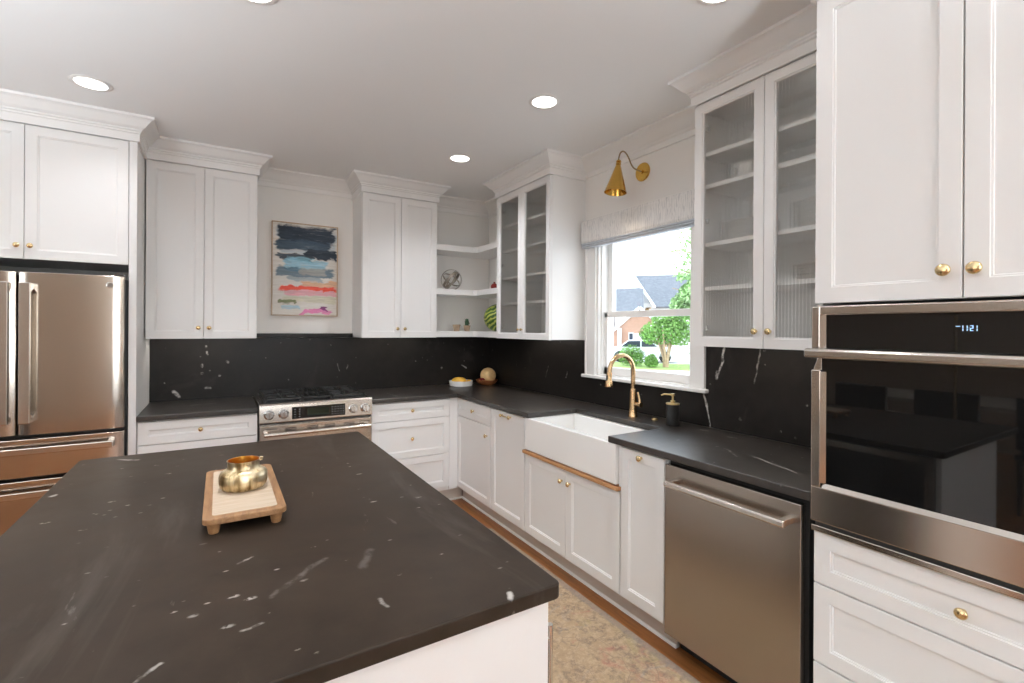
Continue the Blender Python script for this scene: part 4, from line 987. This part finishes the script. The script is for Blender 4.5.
for x in (-.42, .42):
    for y in (-1.1, 1.1): MB().box(x - .035, x + .035, y - .035, y + .035, 0, .73).build('leg', 'chair_black', t)

# ------------------------------------------------------------------ outdoors, seen through the sink window
CX, CY = -2.339, -4.279; FA = math.radians(-47)
def out(s, tt, z=-.35):
    return (CX + s * math.cos(FA) - tt * math.sin(FA), CY + s * math.sin(FA) + tt * math.cos(FA), z)
def osys(name, label, cat, s, tt, z=-.35): return thing(name, label, cat, out(s, tt, z), FA)
g = MB().box(-30, 60, -8, 70, -.4, 0).build('ground_1', 'concrete', None, loc=(out(0, 8)[0], out(0, 8)[1], -.353)); g.rotation_euler = (0, 0, FA); g.name = 'driveway'; structure(g)
o = MB().prism([(-6, -1.6), (4.5, -1.9), (7, .2), (3.2, 2.2), (-6, 3.2)], 0, .02).build('lawn', 'grass', None, loc=out(0, 24.2, -.352)); o.rotation_euler = (0, 0, FA); structure(o)
def foliage(parent, name, blobs, count, size, mat, seed, zmin=-1):
    rnd = random.Random(seed); m_ = MB(); bm = m_.bm
    for i in range(count):
        b_ = blobs[rnd.randrange(len(blobs))]; d_ = Vector((rnd.gauss(0, 1), rnd.gauss(0, 1), rnd.gauss(0, 1))).normalized() * (rnd.random() ** .4)
        c_ = Vector((b_[0] + d_.x * b_[3], b_[1] + d_.y * b_[3], b_[2] + d_.z * b_[4])); 
        if c_.z < .04: continue
        u_ = Vector((rnd.gauss(0, 1), rnd.gauss(0, 1), rnd.gauss(0, 1))).normalized(); w_ = u_.cross(Vector((rnd.gauss(0, 1), rnd.gauss(0, 1), rnd.gauss(0, 1)))).normalized(); s_ = size * rnd.uniform(.6, 1.3)
        bm.faces.new([bm.verts.new(c_ + p) for p in (u_ * s_, w_ * s_ * .5, -u_ * s_, -w_ * s_ * .5)])
    return m_.build(name, mat, parent)
t = osys('crepe_myrtle', 'small multi-stemmed tree with white blossom outside the window', 'tree', .95, 23.9)
m_ = MB()
for k in range(7):
    a = k * .9; rr = .25 + .1 * (k % 3)
    m_.tube([(.05 * math.cos(a), .05 * math.sin(a), 0), (.10 * math.cos(a), .10 * math.sin(a), .45), (rr * math.cos(a), rr * math.sin(a), 1.15), (rr * 1.7 * math.cos(a), rr * 1.7 * math.sin(a), 1.8)], .05, 8, [.085, .06, .045, .02])
m_.build('trunk', 'bark', t, smooth=True)
bl = [(0, 0, 1.75, .95, .75), (-.55, .1, 1.6, .7, .55), (.6, -.1, 1.6, .75, .55), (0, .2, 2.25, .7, .5), (.5, 0, 2.15, .6, .45)]
foliage(t, 'foliage', bl, 5200, .075, 'leaf_green', 3); foliage(t, 'blossom', bl, 180, .06, 'blossom', 5)
t = osys('shade_tree', 'large pale green leafy tree at the right of the window view', 'tree', 3.3, 26.0)
m_ = MB(); m_.tube([(0, 0, 0), (.1, 0, 2), (0, .1, 4.5), (.2, 0, 6.5)], .2, 10, [.26, .2, .12, .05])
for a, z0, ln in ((2.9, 3.2, 2.0), (3.3, 4.2, 2.2), (3.0, 5.2, 1.8), (.3, 3.5, 2), (1.5, 4, 1.6), (4.4, 4.8, 1.6)): m_.tube([(0, 0, z0), (math.cos(a) * ln * .5, math.sin(a) * ln * .5, z0 + .5), (math.cos(a) * ln, math.sin(a) * ln, z0 + .8)], .05, 6, [.07, .045, .015])
m_.build('trunk', 'bark', t, smooth=True)
foliage(t, 'foliage', [(.2, 0, 3.3, 1.9, 1.2), (.4, 0, 4.2, 1.7, 1.1), (1.2, 0, 6.0, 1.8, 1.3), (-1.1, 0, 3.0, 1.0, .8), (-.9, 0, 3.6, .8, .7)], 11000, .12, 'leaf_pale', 9)
foliage(t, 'foliage', [(-1.0, 0, 5.5, 1.1, .9), (-.8, 0, 6.5, 1.0, .8), (-1.2, 0, 4.6, .7, .4)], 520, .13, 'leaf_pale', 10)
def shrub(s, tt, r, h_, lb, seed, mat='leaf_green'):
    t = osys('shrub', lb, 'shrub', s, tt, -.332); m_ = MB(); m_.tube([(0, 0, 0), (.02, 0, h_ * .6)], .03, 8).build('stem', 'bark', t); foliage(t, 'foliage', [(0, 0, h_ * .5, r, h_ * .55), (r * .4, 0, h_ * .4, r * .7, h_ * .4), (-r * .4, 0, h_ * .42, r * .7, h_ * .45)], 2600, .05, mat, seed)
shrub(-.62, 24.3, .62, 1.05, 'round dark green shrub left of the blossoming tree', 21)
shrub(.30, 23.5, .28, .62, 'small low green shrub at the foot of the blossoming tree', 22)
shrub(3.15, 28.3, .75, 1.7, 'upright green shrub right of the blossoming tree', 23, 'leaf_pale')
# house
t = osys('house', 'brick and white house with grey shingle roofs across the driveway', 'house', 0, 31.5)
MB().box(-.6, 8.0, 2.6, 9, 0, 3.6).build('main_wall', 'siding', t)
m_ = MB()   # main roof: front slope with slanted left rake
m_.bm.faces.new([m_.bm.verts.new(p) for p in ((.65, 2.0, 3.35), (8.5, 2.0, 3.35), (8.5, 4.6, 5.75), (-.80, 4.6, 5.75))])
m_.bm.faces.new([m_.bm.verts.new(p) for p in ((-.80, 4.62, 5.75), (8.5, 4.62, 5.75), (8.5, 8, 3.35), (-.8, 8, 3.35))])
ro = m_.build('main_roof', 'shingles', t); sm_ = ro.modifiers.new('thick', 'SOLIDIFY'); sm_.thickness = .12
MB().tube([(.62, 1.95, 3.30), (-.83, 4.58, 5.74)], .10, 6).build('rake_board', 'siding', t)
m_ = MB(); m_.prism([(-2.3, 3.2), (-.85, 5.70), (.60, 3.2)], 4.3, 4.45, 'y'); m_.build('gable_wall', 'siding', t)
m_ = MB()
m_.bm.faces.new([m_.bm.verts.new(p) for p in ((-4.5, .6, 2.9), (-.1, .6, 2.9), (-.1, 2.6, 4.65), (-4.5, 2.6, 4.65))])
ro = m_.build('lower_roof', 'shingles', t); ro.modifiers.new('thick', 'SOLIDIFY').thickness = .1
m_ = MB(); m_.prism([(-2.0, 0), (-2.0, 1.7), (-.35, 3.15), (1.4, 1.7), (1.4, 0)], .9, 2.5, 'y'); m_.build('brick_wall', 'brick', t)
for a, b_ in (((-2.3, 1.5), (-.35, 3.25)), ((-.35, 3.25), (1.7, 1.5))): MB().tube([(a[0], .82, a[1]), (b_[0], .82, b_[1])], .11, 6).build('rake_board', 'siding', t)
for x0, x1 in ((-1.05, -.72), (-.25, .1)):
    w_ = MB().box(x0, x1, .86, .9, .55, 1.6).build('window', 'siding', t); MB().box(x0 + .05, x1 - .05, .84, .86, .6, 1.55).build('pane', 'car_glass', w_)
MB().box(-.68, -.28, .86, .9, 0, 1.55).build('front_door', 'siding', t)
MB().box(-5.0, -2.0, .9, 3.0, 0, 2.9).build('wing_wall', 'siding', t)
MB().box(-1.75, -1.5, .55, .8, 0, 1.9).build('porch_post', 'siding', t)
# car
t = osys('car', 'silver car parked on the driveway in front of the house', 'car', -.15, 28.0)
m_ = MB(); side = [(-1.9, .28), (-1.92, .62), (-1.75, .78), (-1.25, .84), (-.75, 1.22), (.35, 1.25), (.95, .88), (1.65, .76), (1.88, .6), (1.9, .28)]
m_.prism(side, -.8, .8, 'y'); bo = m_.build('body', 'car_paint', t, bevel=.07, seg=3)
m_ = MB(); m_.prism([(-1.12, .86), (-.72, 1.17), (-.1, 1.19), (-.1, .86)], -.815, .815, 'y').prism([(-.03, .86), (-.03, 1.19), (.32, 1.19), (.8, .88)], -.815, .815, 'y'); m_.build('side_window', 'car_glass', t)
for x in (-1.2, 1.2):
    for y in (-.8, .66): MB().lathe([(.0, 0), (.31, 0), (.31, .14), (0, .14)], (x, y, .31), (0, 1, 0), 24).build('wheel', 'tyre', t)
